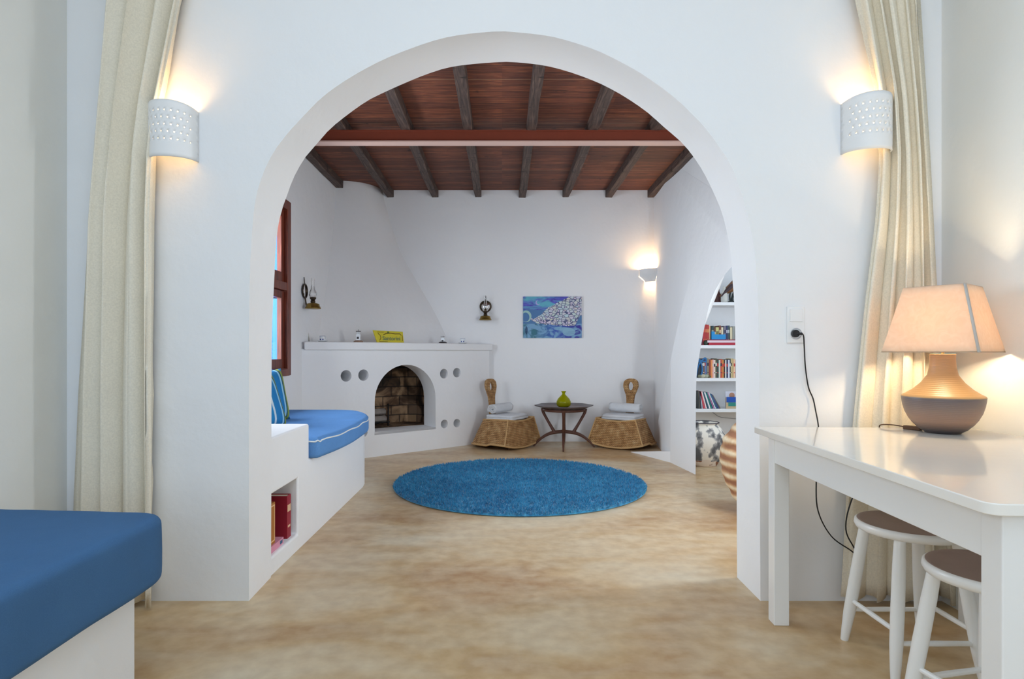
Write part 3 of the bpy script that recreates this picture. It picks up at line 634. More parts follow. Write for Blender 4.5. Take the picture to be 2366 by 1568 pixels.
# ================================================================= SCONCES
def sconce(cx, z0, z1, label):
    R, D, H = .092, .118, z1-z0; t0 = thing('wall_sconce', (cx, YA, z0), label, 'wall lamp', 0, 'pierced ceramic sconces beside the arch')
    nc, rows = 12, 8; vs = []; fs = []; cache = {}
    def P(u, v):                     # u 0..1 around, v 0..1 up
        a = PI*(1-u); top = .0; return (cx+R*math.cos(a), YA-D*math.sin(a)**.8 if 0 < u < 1 else YA, z0+v*H+(.018*math.sin(a)*(v-.5)*2*.6))
    def vid(p):
        k = (round(p[0], 5), round(p[1], 5), round(p[2], 5))
        if k not in cache: cache[k] = len(vs); vs.append(p)
        return cache[k]
    for rw in range(rows):
        v0, v1 = rw/rows, (rw+1)/rows; off = (rw % 2)*.5
        marks = [0]+[(c+off)/nc for c in range(0, nc+1) if 0 < (c+off)/nc < 1]+[1]
        for a, b in zip(marks, marks[1:]):
            m_ = (a+b)/2; full = abs((b-a)-1/nc) < 1e-6
            o8 = [(a,v0),(m_,v0),(b,v0),(b,(v0+v1)/2),(b,v1),(m_,v1),(a,v1),(a,(v0+v1)/2)]
            ids = [vid(P(*q)) for q in o8]
            if full and 2 <= rw <= 6 and .12 < m_ < .88:
                hr = .19; ring = [vid(P(m_+hr*(q[0]-m_)/max(abs(q[0]-m_)+1e-9, 1e-9)*abs(q[0]-m_)*1.0, (v0+v1)/2+hr*(q[1]-(v0+v1)/2)*1.1)) for q in o8]
                for k in range(8): fs.append((ids[k], ids[(k+1) % 8], ring[(k+1) % 8], ring[k]))
            else: fs.append(tuple(ids))
    sh_ = build('shade', MB().add(vs, fs), M_CER, t0, ang=40); sd = sh_.modifiers.new('t', 'SOLIDIFY'); sd.thickness = .007; sd.offset = 1
    build('bulb', MB().sphere((cx, YA-.055, z0+H*.60), .018, 14, 10).tube([(cx, YA-.055, z0+H*.335),(cx, YA-.055, z0+H*.53)], .010, 10), M_BULB, t0)
    build('light_baffle', MB().box(cx-.062,cx+.062,YA-.082,YA,z0+H*.30,z0+H*.33), M_WHITE, t0)  # baffle plate added to block the bulb's direct light downwards
    l = bpy.data.lights.new('sconce_light', 'POINT'); l.energy = 3.6; l.color = (1.0, .62, .28); l.shadow_soft_size = .03
    lo = bpy.data.objects.new('sconce_light', l); COL.objects.link(lo); lo.location = (cx, YA-.055, z0+H*.60); setpar(lo, t0)
    return t0
sconce(-1.443, 1.945, 2.165, 'white pierced ceramic wall sconce left of the big arch, beside a curtain')
sconce(1.600, 1.978, 2.2, 'white pierced ceramic wall sconce right of the big arch, above the table lamp')
# corner uplighter in the far room
cxu, cyu = BXR-.01, YE-.005; rt = thing('corner_uplighter', (BXR-.1, YE-.1, 1.98), 'small white uplighter bowl glowing in the far right room corner', 'wall lamp')
rg = []
for rr, z in ((.09,1.975),(.10,2.0),(.15,2.05),(.155,2.13),(.145,2.13),(.14,2.06)):
    rg.append([(cxu-rr*1.15*math.sin(PI/2*k/12), cyu-rr*1.15*math.cos(PI/2*k/12), z) for k in range(13)])
build('bowl', MB().loft(rg, False, False), M_CER, rt, ang=50)
build('bulb', MB().sphere((cxu-.07, cyu-.07, 2.105), .018, 12, 8), M_BULB, rt)
l = bpy.data.lights.new('uplighter_light', 'POINT'); l.energy = 9; l.color = (1.0, .60, .28); l.shadow_soft_size = .03
lo = bpy.data.objects.new('uplighter_light', l); COL.objects.link(lo); lo.location = (cxu-.07, cyu-.07, 2.105); setpar(lo, rt)

# ================================================================= SWITCH AND SOCKET
sw = thing('switch_and_socket', (1.30, YA, 1.22), 'white wall plate with light switch above a plugged-in power socket', 'wall socket')
build('plate', MB().box(1.261,1.339,YA-.009,YA,1.144,1.305), M_WHITE, sw, bevel=.003)
build('rocker', MB().box(1.272,1.328,YA-.014,YA-.008,1.238,1.294), M_WHITE, sw, bevel=.002)
sk = MB(); 
for rr, yy in ((.029,-.010),(.029,-.0125),(.026,-.0125),(.026,-.0095)): pass
sk.tube([(1.30+.024*math.cos(2*PI*k/28), YA-.0105, 1.185+.024*math.sin(2*PI*k/28)) for k in range(28)], .0025, 6, True); build('socket_ring', sk, mat('shaded_plastic', (205,205,208), .4), sw)

# ================================================================= WHITE TABLE
TZ = .79; tb = thing('side_table', (1.06, 2.51, 0), 'long white painted table with glossy top against the right wall', 'table', -math.radians(2.6))
# local frame: x across (0..0.88), y towards the camera negative (0..-1.27)
def tpart(name, mb, m, **k):
    mb.xf(pmat(tb)); return build(name, mb, m, tb, **k)
top = rounded([(0,0),(.875,0),(.93,-1.285),(0,-1.285)], [.004,.004,.004,.035], 4)
tpart('tabletop', MB().prism(top, TZ-.026, TZ), M_TOP, bevel=.004)
A = .045
tpart('apron', MB().box(A,A+.022,-1.24,-.04,.655,TZ-.027).box(.83,.852,-1.24,-.04,.655,TZ-.027).box(A,.85,-.06,-.04,.655,TZ-.027).box(A,.85,-1.255,-1.235,.655,TZ-.027), M_PAINT, bevel=.002)
for x0, y0 in ((A-.003,-.10),(A-.003,-1.262),(.80,-.10),(.80,-1.262)): tpart('leg', MB().box(x0,x0+.06,y0,y0+.06,0,TZ-.027), M_PAINT, bevel=.003)

# ================================================================= TABLE LAMP
LX, LY = 1.715, 2.325
la = thing('table_lamp', (LX, LY, TZ), 'lit table lamp with bulbous brown ceramic base and pale four-sided shade', 'table lamp')
bp = [(.0,0),(.058,0),(.061,.004),(.078,.014),(.098,.035),(.112,.055),(.124,.080),(.131,.105),(.135,.128),(.136,.141),(.133,.145),(.120,.152),(.095,.170),(.070,.195),(.050,.225),(.044,.255),(.042,.28),(.0425,.305),(.037,.306),(.0,.306)]
build('base', MB().lathe([(max(r_, .0006), z) for r_, z in bp], 48, (LX, LY, TZ)), M_LAMP, la, ang=50)
build('stem', MB().tube([(LX,LY,TZ+.30),(LX,LY,TZ+.38)], .006, 10), M_BRASS, la)
build('bulb', MB().sphere((LX,LY,TZ+.40), .024, 14, 10), M_BULB, la)
def sq(R, z, a0=-98): return [(LX+R*math.cos(math.radians(a0+90*k)), LY+R*math.sin(math.radians(a0+90*k)), z) for k in range(4)]
zb, zt, Rb, Rt = TZ+.312, TZ+.565, .222, .142
shd = MB(); rings = []
for k in range(9):
    u = k/8; c4 = sq(Rb+(Rt-Rb)*u, zb+(zt-zb)*u); ring = []
    for i in range(4):
        a, b = V(c4[i]), V(c4[(i+1) % 4])
        for j in range(8): ring.append(a.lerp(b, j/8))
    rings.append(ring)
shd.loft(rings, True, False); o = build('shade', shd, M_SHADE, la, ang=30); sd = o.modifiers.new('t', 'SOLIDIFY'); sd.thickness = .0015
ax = [(x, y, z) for x, y, z in sq(.217, zb+.004)]; c0, c1_ = V(sq(Rb+.001, zb)[0]), V(sq(Rt+.001, zt)[0])
sb, st_ = V(sq(Rb+.0005, zb)[0]), V(sq(Rt+.0005, zt)[0]); e1 = V((.006, .0015, 0))
d_ = MB().add([sb-V((.007,-.001,0)), sb+V((.004,.003,0)), st_+V((.004,.003,0)), st_-V((.007,-.001,0))], [(0,1,2,3)]); o = build('seam_tape', d_, M_STRIPW, [q for q in la.children if q.name.startswith('shade')][0]); sd = o.modifiers.new('t', 'SOLIDIFY'); sd.thickness = .003; sd.offset = 0
wf = MB()
for zz_, RR in ((zb+.002, Rb-.002), (zt-.002, Rt-.002)):
    wf.tube([p for i in range(4) for p in [sq(RR, zz_)[i]]], .0016, 6, True)
for k in range(4): wf.tube([(LX,LY,zt-.03), sq(Rt-.003, zt-.004)[k]], .0014, 5)
build('shade_frame', wf, M_BRASS, la)
l = bpy.data.lights.new('table_lamp_light', 'POINT'); l.energy = 11.5; l.color = (1.0, .78, .50); l.shadow_soft_size = .035
lo = bpy.data.objects.new('table_lamp_light', l); COL.objects.link(lo); lo.location = (LX, LY, TZ+.40); setpar(lo, la)
cp = [(1.305,2.634,1.188),(1.318,2.615,1.18),(1.328,2.625,1.13),(1.338,2.635,1.04),(1.352,2.636,.95),(1.372,2.636,.90),(1.38,2.630,.85),(1.377,2.60,.78),(1.366,2.58,.70),(1.352,2.57,.55),(1.36,2.57,.42),(1.42,2.575,.31),(1.50,2.56,.25),(1.535,2.55,.212),(1.50,2.545,.27),(1.462,2.54,.35),(1.478,2.535,.46),(1.54,2.535,.60),(1.585,2.535,.70),(1.60,2.53,.78)]
cpt = catmull(cp, 6)
cp2 = [(1.585,2.53,.765),(1.59,2.50,.80),(1.61,2.46,.806),(1.645,2.44,.803),(1.66,2.42,.7975)]; cp3 = [(1.695,2.36,.7965),(1.70,2.30,.7935),(1.70,2.26,.7935),(1.712,2.235,.7935)]
build('power_cord', MB().tube(cpt, .0028, 6), M_BLACK, la)
build('table_cord', MB().tube(catmull([(1.60,2.528,.772),(1.585,2.505,.797),(1.605,2.475,.803),(1.63,2.455,.801),(1.642,2.435,.798)], 5), .0026, 6), M_BROWNC, la); build('lamp_cord', MB().tube(catmull([(1.672,2.385,.7975),(1.69,2.35,.7945),(1.70,2.33,.7935)], 4), .0026, 6), M_BROWNC, la)
sw_ = MB().box(-.013,.013,-.032,.032,0,.016).xf(Matrix.Translation((1.657,2.41,TZ)) @ Matrix.Rotation(math.radians(32), 4, 'Z')); build('inline_switch', sw_, M_BROWNC, la, bevel=.004)
pl = MB(); pl.tube([(1.292,2.6395,1.185),(1.292,2.622,1.185)], .0165, 14); pl.tube([(1.292,2.630,1.185),(1.314,2.615,1.184)], .006, 8); build('plug', pl, M_BLACK, [q for q in la.children if q.name.startswith('power_cord')][0])

# ================================================================= STOOLS
st = thing('round_stool', (1.462, 2.145, 0), 'white round stool with brown seat tucked under the table, nearer the arch', 'stool', 0, 'white stools under the table')
SH = .492
seatp = [(.0005,SH-.034),(.150,SH-.034),(.166,SH-.030),(.172,SH-.018),(.170,SH-.005),(.163,SH)]
mb = MB().lathe(seatp, 48, (1.462,2.145,0), caps=False); mb.cur = 1; mb.lathe([(.163,SH),(.150,SH-.002),(.08,SH-.005),(.0005,SH-.007)], 48, (1.462,2.145,0), caps=False)
build('seat', mb, [M_PAINT, M_SEAT], st, weld=True, ang=50)
cxs, cys = 1.462, 2.145; ft = .148; tp = .098
fx = []
for sx, sy in ((-1,-1),(1,-1),(1,1),(-1,1)):
    a = V((cxs+sx*ft, cys+sy*ft, 0)); b = V((cxs+sx*tp, cys+sy*tp, SH-.03)); fx.append((a, b))
    rr = [.0135,.0165,.0205,.0215,.0205,.018]; ts = [0,.08,.25,.5,.8,1]
    build('leg', MB().tube([a.lerp(b, t_) for t_ in ts], rr, 16), M_PAINT, st)
for i in range(4):
    h = .17 if i % 2 else .13; f_ = h/SH; p, q = fx[i][0].lerp(fx[i][1], f_), fx[(i+1) % 4][0].lerp(fx[(i+1) % 4][1], f_)
    build('stretcher', MB().tube([p, p.lerp(q, .5), q], [.008,.0095,.008], 10), M_PAINT, st)
s2_ = copy_thing(st, (1.395, 1.69, 0), math.radians(12)); s2_['label'] = 'white round stool with brown seat, partly behind the near table leg'

# ================================================================= RUG
rx, ry, rr_ = .145, 5.04, 1.045
rug = thing('round_rug', (rx, ry, 0), 'round teal blue shaggy rug on the cement floor inside the arch', 'rug')
mb = MB().lathe([(.001,.001),(rr_-.01,.001),(rr_,.008),(rr_-.012,.018),(.001,.018)], 96, (rx, ry, 0), caps=False); build('backing', mb, M_RUG, rug)
rng = np.random.default_rng(5); N = 42000
rad = rr_*np.sqrt(rng.random(N)); th = rng.random(N)*2*PI; px, py = rx+rad*np.cos(th), ry+rad*np.sin(th)
h = .016+.012*rng.random(N); wa = rng.random(N)*2*PI; w = .0045; lx, ly = rng.normal(0, .007, N), rng.normal(0, .007, N)
v = np.empty((N, 3, 3)); dx, dy = w*np.cos(wa), w*np.sin(wa)
v[:,0] = np.stack([px-dx, py-dy, np.full(N,.014)], 1); v[:,1] = np.stack([px+dx, py+dy, np.full(N,.014)], 1); v[:,2] = np.stack([px+lx, py+ly, .014+h], 1)
me = bpy.data.meshes.new('pile'); me.from_pydata(v.reshape(-1, 3).tolist(), [], np.arange(3*N).reshape(-1, 3).tolist()); me.materials.append(M_RUG)
o = bpy.data.objects.new('pile', me); COL.objects.link(o); setpar(o, rug); o['kind'] = 'stuff'

# ================================================================= WICKER CHAIRS
def wicker_chair(loc, rz, label):
    'local: backrest at -x, foot end at +x'
    r_ = thing('wicker_chair', (0,0,0), label, 'chair', 0, 'low wicker chairs flanking the walnut table')
    def outline(L0, L1, Wb, Wf):     # rounded back, flat front with two seamed corners
        pts = []
        for k in range(21):
            a = PI/2+PI*k/20; c_, s_ = math.cos(a), math.sin(a)
            pts.append((-.06-(L0-.06)*abs(c_)**.8, Wb*(1 if s_ > 0 else -1)*abs(s_)**.7))
        for k in range(1, 7): u = k/6; pts.append((-.06+(L1+.06)*u, -Wb+(Wb-Wf)*u))
        for k in range(1, 9): pts.append((L1, -Wf+2*Wf*k/8))
        for k in range(1, 6): u = k/6; pts.append((L1+(-.06-L1)*u, Wf+(Wb-Wf)*u))
        return pts
    rings = []
    for k in range(9):
        u = k/8; L0 = .37-.13*u**1.1; L1 = .26-.03*u; Wb = .34-.11*u; Wf = .335-.095*u; o_ = outline(L0, L1, Wb, Wf); ring = []
        for x, y in o_:
            zb_ = .02+.05*abs(y/.34)**2*(1 if x > 0 else .6); zt_ = .310+.022*abs(y/.22)**2+.01*x/.26
            ring.append((x, y, zb_+(zt_-zb_)*u))
        rings.append(ring)
    top = rings[-1]; rings.append([(x*.94, y*.93, z-.012) for x, y, z in top]); rings.append([(x*.5, y*.5, .285) for x, y, z in top])
    build('body', MB().loft(rings), M_WICK, r_, ang=40)
    rm = MB(); rm.tube(rings[0], .011, 8, True); rm.tube(top, .009, 8, True)
    for i in (16, 32): pass
    ix = (26, 34)
    for i in ix: rm.tube([rings[k][i] for k in range(9)], .007, 6)
    build('rim', rm, M_RIM, r_)
    # paddle shaped back with an eye
    def pd(outer):
        pts = []
        for k in range(28):
            a = -PI/2+2*PI*k/28; z = math.sin(a); y = math.cos(a)
            if outer:
                zz_ = .715+.095*z; yy = .063*y
                pts.append((yy, zz_))
            else: pts.append((.024*y, .722+.052*z))
        return pts
    Lf = [(-.034,.32),(-.030,.50),(-.036,.60),(-.052,.665),(-.064,.725),(-.056,.785),(-.028,.815),(0,.820),(.028,.815),(.056,.785),(.064,.725),(.052,.665),(.036,.60),(.030,.50),(.034,.32)]
    Lf = [(p.x*1.45, p.y-.03*(p.y-.32)/.5) for p in catmull([(a, b, 0) for a, b in Lf], 4)]; hole = [(a*1.35, b-.024) for a, b in pd(False)]
    def P3(y, z, d): return V((-.20-(z-.32)*.10+d, y, z))
    lf_ = [[P3(y, z, -.016) for y, z in Lf], [P3(y, z, -.016) for y, z in hole]]; lb_ = [[P3(y, z, .016) for y, z in Lf], [P3(y, z, .016) for y, z in hole]]
    build('backrest', panel(MB(), lf_, lb_, lambda p: (p.y, p.z)), M_WICK, r_, bevel=.006, bseg=2)
    for sx in (.18, -.22):
        for sy in (-.17, .17): build('foot', MB().tube([(sx,sy,0),(sx,sy,.05)], [.008,.011], 8), M_DWOOD, r_)
    r_.location = loc; r_.rotation_euler = (0, 0, rz); return r_
def world(loc, rz): return Matrix.Translation(loc) @ Matrix.Rotation(rz, 4, 'Z')
LC, LR = (.045, 7.025, 0), math.radians(-40)
RC, RR_ = (1.425, 7.025, 0), math.radians(-124)
wicker_chair(LC, LR, 'low wicker chair with eyed paddle back, left of the walnut table')
wicker_chair(RC, RR_, 'low wicker chair with eyed paddle back, right of the walnut table')
def towels(loc, rz, ylean, labs, flip):
    M = world(loc, rz); random.seed(3)
    # folded towel: soft stack of two folds
    mb = MB()
    out = dens(rounded([(-.15,-.215),(.20,-.20),(.19,.22),(-.15,.21)], [.03]*4, 4), .04)
    f1 = soft_slab(out, .324, .352, .016, 4, .002); f2 = soft_slab([(x*.98, y*.97) for x, y in out], .350, .382, .015, 4, .003); mb.add(f1.v, f1.f); mb.add(f2.v, f2.f); mb.xf(M)
    o = build('folded_towel', mb, M_TOWEL, ang=70); origin(o, M @ V((0,0,.32))); tag(o, labs[0], 'towel', 'folded towels on the wicker chairs')
    tx = bpy.data.textures.new('tw', 'CLOUDS'); tx.noise_scale = .12; d = o.modifiers.new('d', 'DISPLACE'); d.texture = tx; d.strength = .012; d.texture_coords = 'LOCAL'
    mb = MB(); sp_ = []
    for k in range(64):            # spiral section of a rolled towel
        a = k/63*2*PI*2.6; sp_.append((a, .018+.05*k/63))
    rings = []
    for xx in np.linspace(-.19, .19, 14):
        rings.append([(-.07+(q_+.002*math.sin(xx*40+a))*math.cos(a), xx+.004*math.sin(5*a), .446+q_*.92*math.sin(a)) for a, q_ in sp_])
    mb.loft(rings, False, False); mb.xf(M)
    o = build('rolled_towel', mb, M_TOWEL, ang=80); sd = o.modifiers.new('t', 'SOLIDIFY'); sd.thickness = .016; sd.offset = -1; origin(o, M @ V((0,0,.39))); tag(o, labs[1], 'towel', 'rolled towels on the wicker chairs')
towels((LC[0], LC[1], .002), LR+math.radians(8), 0, ('white folded towel on the left wicker chair seat', 'white rolled towel on the left wicker chair'), False)
towels((RC[0], RC[1], .002), RR_, 0, ('white folded towel on the right wicker chair seat', 'white rolled towel on the right wicker chair'), True)

# ================================================================= WALNUT TRAY TABLE
TX, TY = .725, 7.0; tt = thing('tray_table', (TX, TY, 0), 'small walnut table with octagonal tray top and curved spider legs', 'table')
def octo(R, z): return [(TX+R*math.cos(PI/8*0+2*PI*k/8), TY+R*math.sin(2*PI*k/8), z) for k in range(8)]
trm = MB(); trm.cur = 1; trm.loft([octo(.24,.452), octo(.335,.478), octo(.35,.489), octo(.345,.492), octo(.262,.470)], True, False)
trm.cur = 0; trm.add(octo(.262,.470), [tuple(range(8))]); trm.add(octo(.24,.452), [tuple(range(8))[::-1]])
build('tray_top', trm, [M_DWOOD, M_SLATE], tt, weld=True, ang=15)
for k in range(4):
    a = math.radians(-97+90*k); e = V((math.cos(a), math.sin(a), 0)); c = V((TX, TY, 0))
    def P(r_, z): return c+e*r_+V((0,0,z))
    lg = MB(); low = catmull([P(.355,.003), P(.30,.065), P(.22,.128), P(.13,.165), P(.03,.178), P(0,.178)], 4); n = len(low); lg.tube(low, [.009+.012*min(1, i/(n*.55)) for i in range(n)], 10)
    up = catmull([P(.11,.172), P(.145,.23), P(.20,.325), P(.240,.40), P(.250,.452)], 4); n = len(up); lg.tube(up, [.021-.005*math.sin(PI*i/(n-1)) for i in range(n)], 10); build('leg', lg, M_DWOOD, tt)
rl = MB(); rl.tube([(TX+.235*math.cos(2*PI*k/32), TY+.235*math.sin(2*PI*k/32), .437) for k in range(32)], .016, 8, True); build('top_rail', rl, M_DWOOD, tt)
vz = .4705; vp = [(.0005,0),(.055,0),(.078,.015),(.086,.04),(.083,.065),(.068,.095),(.045,.12),(.024,.14),(.017,.152),(.019,.166),(.032,.182),(.030,.183),(.0165,.166),(.0145,.152),(.022,.138),(.043,.117),(.065,.093),(.080,.064),(.082,.04),(.074,.018),(.05,.004),(.0005,.004)]
o = build('glass_vase', MB().lathe(vp, 32, (TX-.005, TY-.02, vz), caps=False), M_YGLASS, ang=60); origin(o, (TX-.005, TY-.02, vz)); tag(o, 'squat yellow-green glass vase on the octagonal tray table', 'vase')

# ================================================================= PAINTING, OIL LAMPS
pc = V(((at(1209,0,YE-.02).x+at(1344,0,YE-.02).x)/2, YE-.014, (at(0,685,YE-.02).z+at(0,780,YE-.02).z)/2))
o = build('canvas_painting', MB().box(-.3625,.3625,-.013,.013,-.256,.256), M_ART, bevel=.003); o.location = pc; tag(o, 'unframed blue and violet painting of pale houses on a hill above a bay', 'painting')
def oil_lamp(base, out, side, label):
    'base: point on wall at ring centre; out: unit vector away from the wall; side: along the wall'
    r_ = thing('oil_lamp', base, label, 'oil lamp', 0, 'brass oil lamps on the walls')
    def P(s, d, z): return base+side*s+out*d+V((0,0,z))
    rg_ = MB(); rg_.tube([P(.068*math.cos(2*PI*k/28), .018, .068*math.sin(2*PI*k/28)) for k in range(28)], .0065, 8, True); rg_.tube([P(0,.014,.066), P(0,.008,.135)], .004, 8); rg_.tube([P(0,.018,-.07), P(0,.03,-.14), P(0,.06,-.155)], .007, 8)
    build('bracket', rg_, M_DBRASS, r_)
    dk = MB(); dk.add([P(0,.012,0)]+[P(.064*math.cos(2*PI*k/28), .016, .064*math.sin(2*PI*k/28)) for k in range(28)], [(0, 1+k, 1+(k+1) % 28) for k in range(28)]); o_ = build('reflector', dk, M_MIRR, r_); sd = o_.modifiers.new('t','SOLIDIFY'); sd.thickness = .003
    c = P(0,.095,-.175)
    build('fuel_font', MB().lathe([(.0005,0),(.074,0),(.076,.008),(.064,.03),(.060,.048),(.035,.056),(.022,.062),(.0005,.062)], 28, tuple(c)), M_BRASS, r_, ang=40)
    build('burner', MB().lathe([(.020,.06),(.024,.075),(.018,.085),(.030,.10),(.031,.112),(.012,.118),(.0005,.118)], 20, tuple(c)), M_DBRASS, r_)
    gp = [(.028,.112),(.038,.135),(.036,.16),(.022,.19),(.017,.23),(.018,.30)]
    build('chimney_glass', MB().lathe(gp+[(q-.0015, z) for q, z in gp[::-1]], 20, tuple(c), caps=False), M_GLASS, r_)
    return r_
b1 = at(1122, 708, YE); oil_lamp(b1, V((0,-1,0)), V((1,0,0)), 'brass oil lamp with round mirror on the far wall, left of the painting')
b2 = V((BXL, 5.86, at(0, 672, 5.86).z)); oil_lamp(b2, V((1,0,0)), V((0,1,0)), 'brass oil lamp on the left wall between timber window and fireplace hood')

# ================================================================= MANTEL ORNAMENTS
MZ = 1.2125
def on_mantel(px, back=.05):
    'point on the mantel top that stands at pixel column px, a little behind the front edge'
    k = (px-1160)/1380; s = (k*(P0.y+N_.y*back)-(P0.x+N_.x*back))/(U_.x-k*U_.y); p = fp(s, MZ, back); return p
M_CUPW = mat('white_china', (232, 236, 240), .25, coat=.3); M_CUPB = mat('blue_china', (40, 62, 140), .3); M_CLAY = mat('brown_clay', (150, 122, 104), .8, var=.2, vscale=40)
def cup(px, label, back):
    p = on_mantel(px, back); r_ = thing('china_cup', p, label, 'cup', 0, 'blue and white cups on the mantel')
    build('saucer', MB().lathe([(.0005,0),(.030,0),(.054,.008),(.053,.010),(.028,.004),(.0005,.004)], 24, tuple(p), caps=False), M_CUPW, r_)
    build('cup_body', MB().lathe([(.0005,.004),(.020,.004),(.026,.02),(.029,.058),(.027,.058),(.024,.022),(.0005,.010)], 24, tuple(p), caps=False), M_CUPW, r_)
    hd = MB().tube([p+V((.026+.014*math.sin(PI*k/8), 0, .048-.03*k/8)) for k in range(9)], .003, 6); build('handle', hd, M_CUPW, r_)
    bm_ = MB()
    for x in (-.011, .011): bm_.sphere((p.x+x, p.y-.0235, p.z+.024), .0075, 10, 6, (1,.3,1))
    bm_.tube([(p.x+.0285*math.cos(2*PI*k/24), p.y+.0285*math.sin(2*PI*k/24), p.z+.057) for k in range(24)], .0016, 5, True); build('blue_decoration', bm_, M_CUPB, r_)
cup(745, 'blue and white china cup near the left end of the mantel', .07)
cup(1069, 'blue and white china cup near the right end of the mantel', .05)
def chapel(px, label, h, dark, back=.08):
    p = on_mantel(px, back); r_ = thing('clay_ornament', p, label, 'ornament', math.radians(20), 'clay ornaments on the mantel'); D_ = mat('dark_clay', (62, 56, 56), .7)
    base_m = D_ if dark else M_CLAY
    build('base', MB().lathe([(.0005,0),(.048,0),(.050,.008),(.030,.020),(.0005,.022)], 18, tuple(p)), base_m, r_)
    b = MB().box(p.x-.020,p.x+.020,p.y-.018,p.y+.018,p.z+.018,p.z+h*.52); b.loft([[(p.x+.021*math.cos(PI*k/8)*1.0, yy, p.z+h*.52+.02*math.sin(PI*k/8)) for k in range(9)] for yy in (p.y-.018, p.y+.018)]); build('chapel_body', b, M_CUPW, r_)
    tw = MB().box(p.x-.012,p.x-.006,p.y-.006,p.y+.006,p.z+h*.5,p.z+h*.84).box(p.x+.006,p.x+.012,p.y-.006,p.y+.006,p.z+h*.5,p.z+h*.84); build('bell_tower', tw, M_CUPW, r_)
    rf = MB().box(p.x-.024,p.x+.024,p.y-.010,p.y+.010,p.z+h*.82,p.z+h*.88).box(p.x+.002,p.x+.006,p.y-.002,p.y+.002,p.z+h*.875,p.z+h); build('belfry_roof', rf, D_, r_); build('door_panel', MB().box(p.x-.012,p.x+.010,p.y-.0195,p.y-.0175,p.z+h*.25,p.z+h*.42), D_, r_)
chapel(828, 'small clay belfry ornament with brown base, left of the yellow sign', .135, False)
chapel(1023, 'small black and white belfry ornament, right of the yellow sign', .088, True)
p = on_mantel(712, .16); o = build('twig_ornament', MB().lathe([(.0005,0),(.016,0),(.013,.03),(.006,.06),(.004,.09),(.0005,.10)], 12, tuple(p)), mat('grey_stone', (160,156,148), .8)); origin(o, p); tag(o, 'tiny pale grey conical ornament at the far left of the mantel', 'ornament')
# yellow sign plaque with lettering
sg = on_mantel(903, .045); sgr = thing('yellow_sign', sg, 'yellow painted name sign with grey-green lettering on the mantel', 'sign', math.atan2(U_.y, U_.x))
M_YEL = mat('yellow_paint', (206, 190, 44), .6, var=.06, vscale=30); ca_, sa_ = U_, N_
def SP(s, z, d=0): return sg+U_*s+N_*(d+z*.14)+V((0,0,z))
pan = [SP(-.165,0), SP(.165,0), SP(.160,.122), SP(-.205,.130)]
build('board', MB().add(pan+[q+N_*.012 for q in pan], [(0,1,2,3),(7,6,5,4),(0,4,5,1),(1,5,6,2),(2,6,7,3),(3,7,4,0)]), M_YEL, sgr)
ol = MB(); M_OL = mat('olive_brown_paint', (112, 88, 30), .7)
def stroke(pts, r0): ol.tube([SP(s, z, -.002) for s, z in pts], r0, 5)
stroke([(-.16,.112),(-.08,.112)], .0022); stroke(catmull_pts := [(-.15,.10),(-.125,.075),(-.118,.05),(-.135,.022)], .003); stroke([(-.14,.010),(-.04,.010)], .0022)
stroke([(-.085,.083),(-.05,.098),(.0,.102),(.06,.096),(.12,.098),(.135,.08)], .0042); stroke([(.148,.02),(.150,.08)], .003)
o = build('painted_scroll', ol, M_OL, sgr)
lf2 = MB().sphere(tuple(SP(-.028,.110,-.003)), .014, 10, 6, (1,.3,.8)); build('painted_leaf', lf2, mat('leaf_green', (92, 112, 30), .7), sgr)
cu = bpy.data.curves.new('lettering', 'FONT'); cu.body = 'Santorini'; cu.size = .062; cu.align_x = 'CENTER'; cu.extrude = .0008; cu.space_character = 1.0; cu.offset = .0006
co_ = bpy.data.objects.new('lettering', cu); COL.objects.link(co_); dg = bpy.context.evaluated_depsgraph_get(); me = bpy.data.meshes.new_from_object(co_.evaluated_get(dg)); bpy.data.objects.remove(co_)
ang_ = math.atan2(U_.y, U_.x); me.transform(Matrix.Translation(SP(.012,.026,-.003)) @ Matrix.Rotation(ang_, 4, 'Z') @ Matrix.Rotation(PI/2-.14, 4, 'X')); me.materials.append(mat('grey_green_lettering', (104, 124, 92), .7))
lo = bpy.data.objects.new('lettering', me); COL.objects.link(lo); setpar(lo, sgr)

# ================================================================= ALCOVE SHELVES
SY0, SY1 = 6.32, 6.62
shn = ['top', 'second', 'third', 'lowest']
shz = [1.638, 1.182, .835, .507]
for i, z in enumerate(shz):
    o = build('wall_shelf', MB().box(1.955, 3.38, SY0, SY1, z-.036, z), M_PL, bevel=.005); origin(o, (2.6, 6.47, z-.036)); tag(o, f'white plaster wall shelf in the alcove, {shn[i]} of the four' if i in (0, 3) else f'white plaster wall shelf in the alcove, {shn[i]} from the top', 'shelf', 'alcove wall shelves')
def bx(px): return (px-1160)/1380*(SY0+.03)
PXM = (SY0+.03)/1380
def row(specs, z, grp, shelf):
    prev = None
    for x0, x1, h, cov, cname, band in specs:
        w_ = (x1-x0)*PXM; label = f'{cname} on the {shelf} shelf' + (f', right of the {prev}' if prev else ', at the left end')
        hardback('book', w_*.96, h, .15, cov, label, (bx((x0+x1)/2), SY0+.03+.075, z+.0005), (0,0,0), grp, 'book', band); prev = ' '.join(cname.split()[:-1])
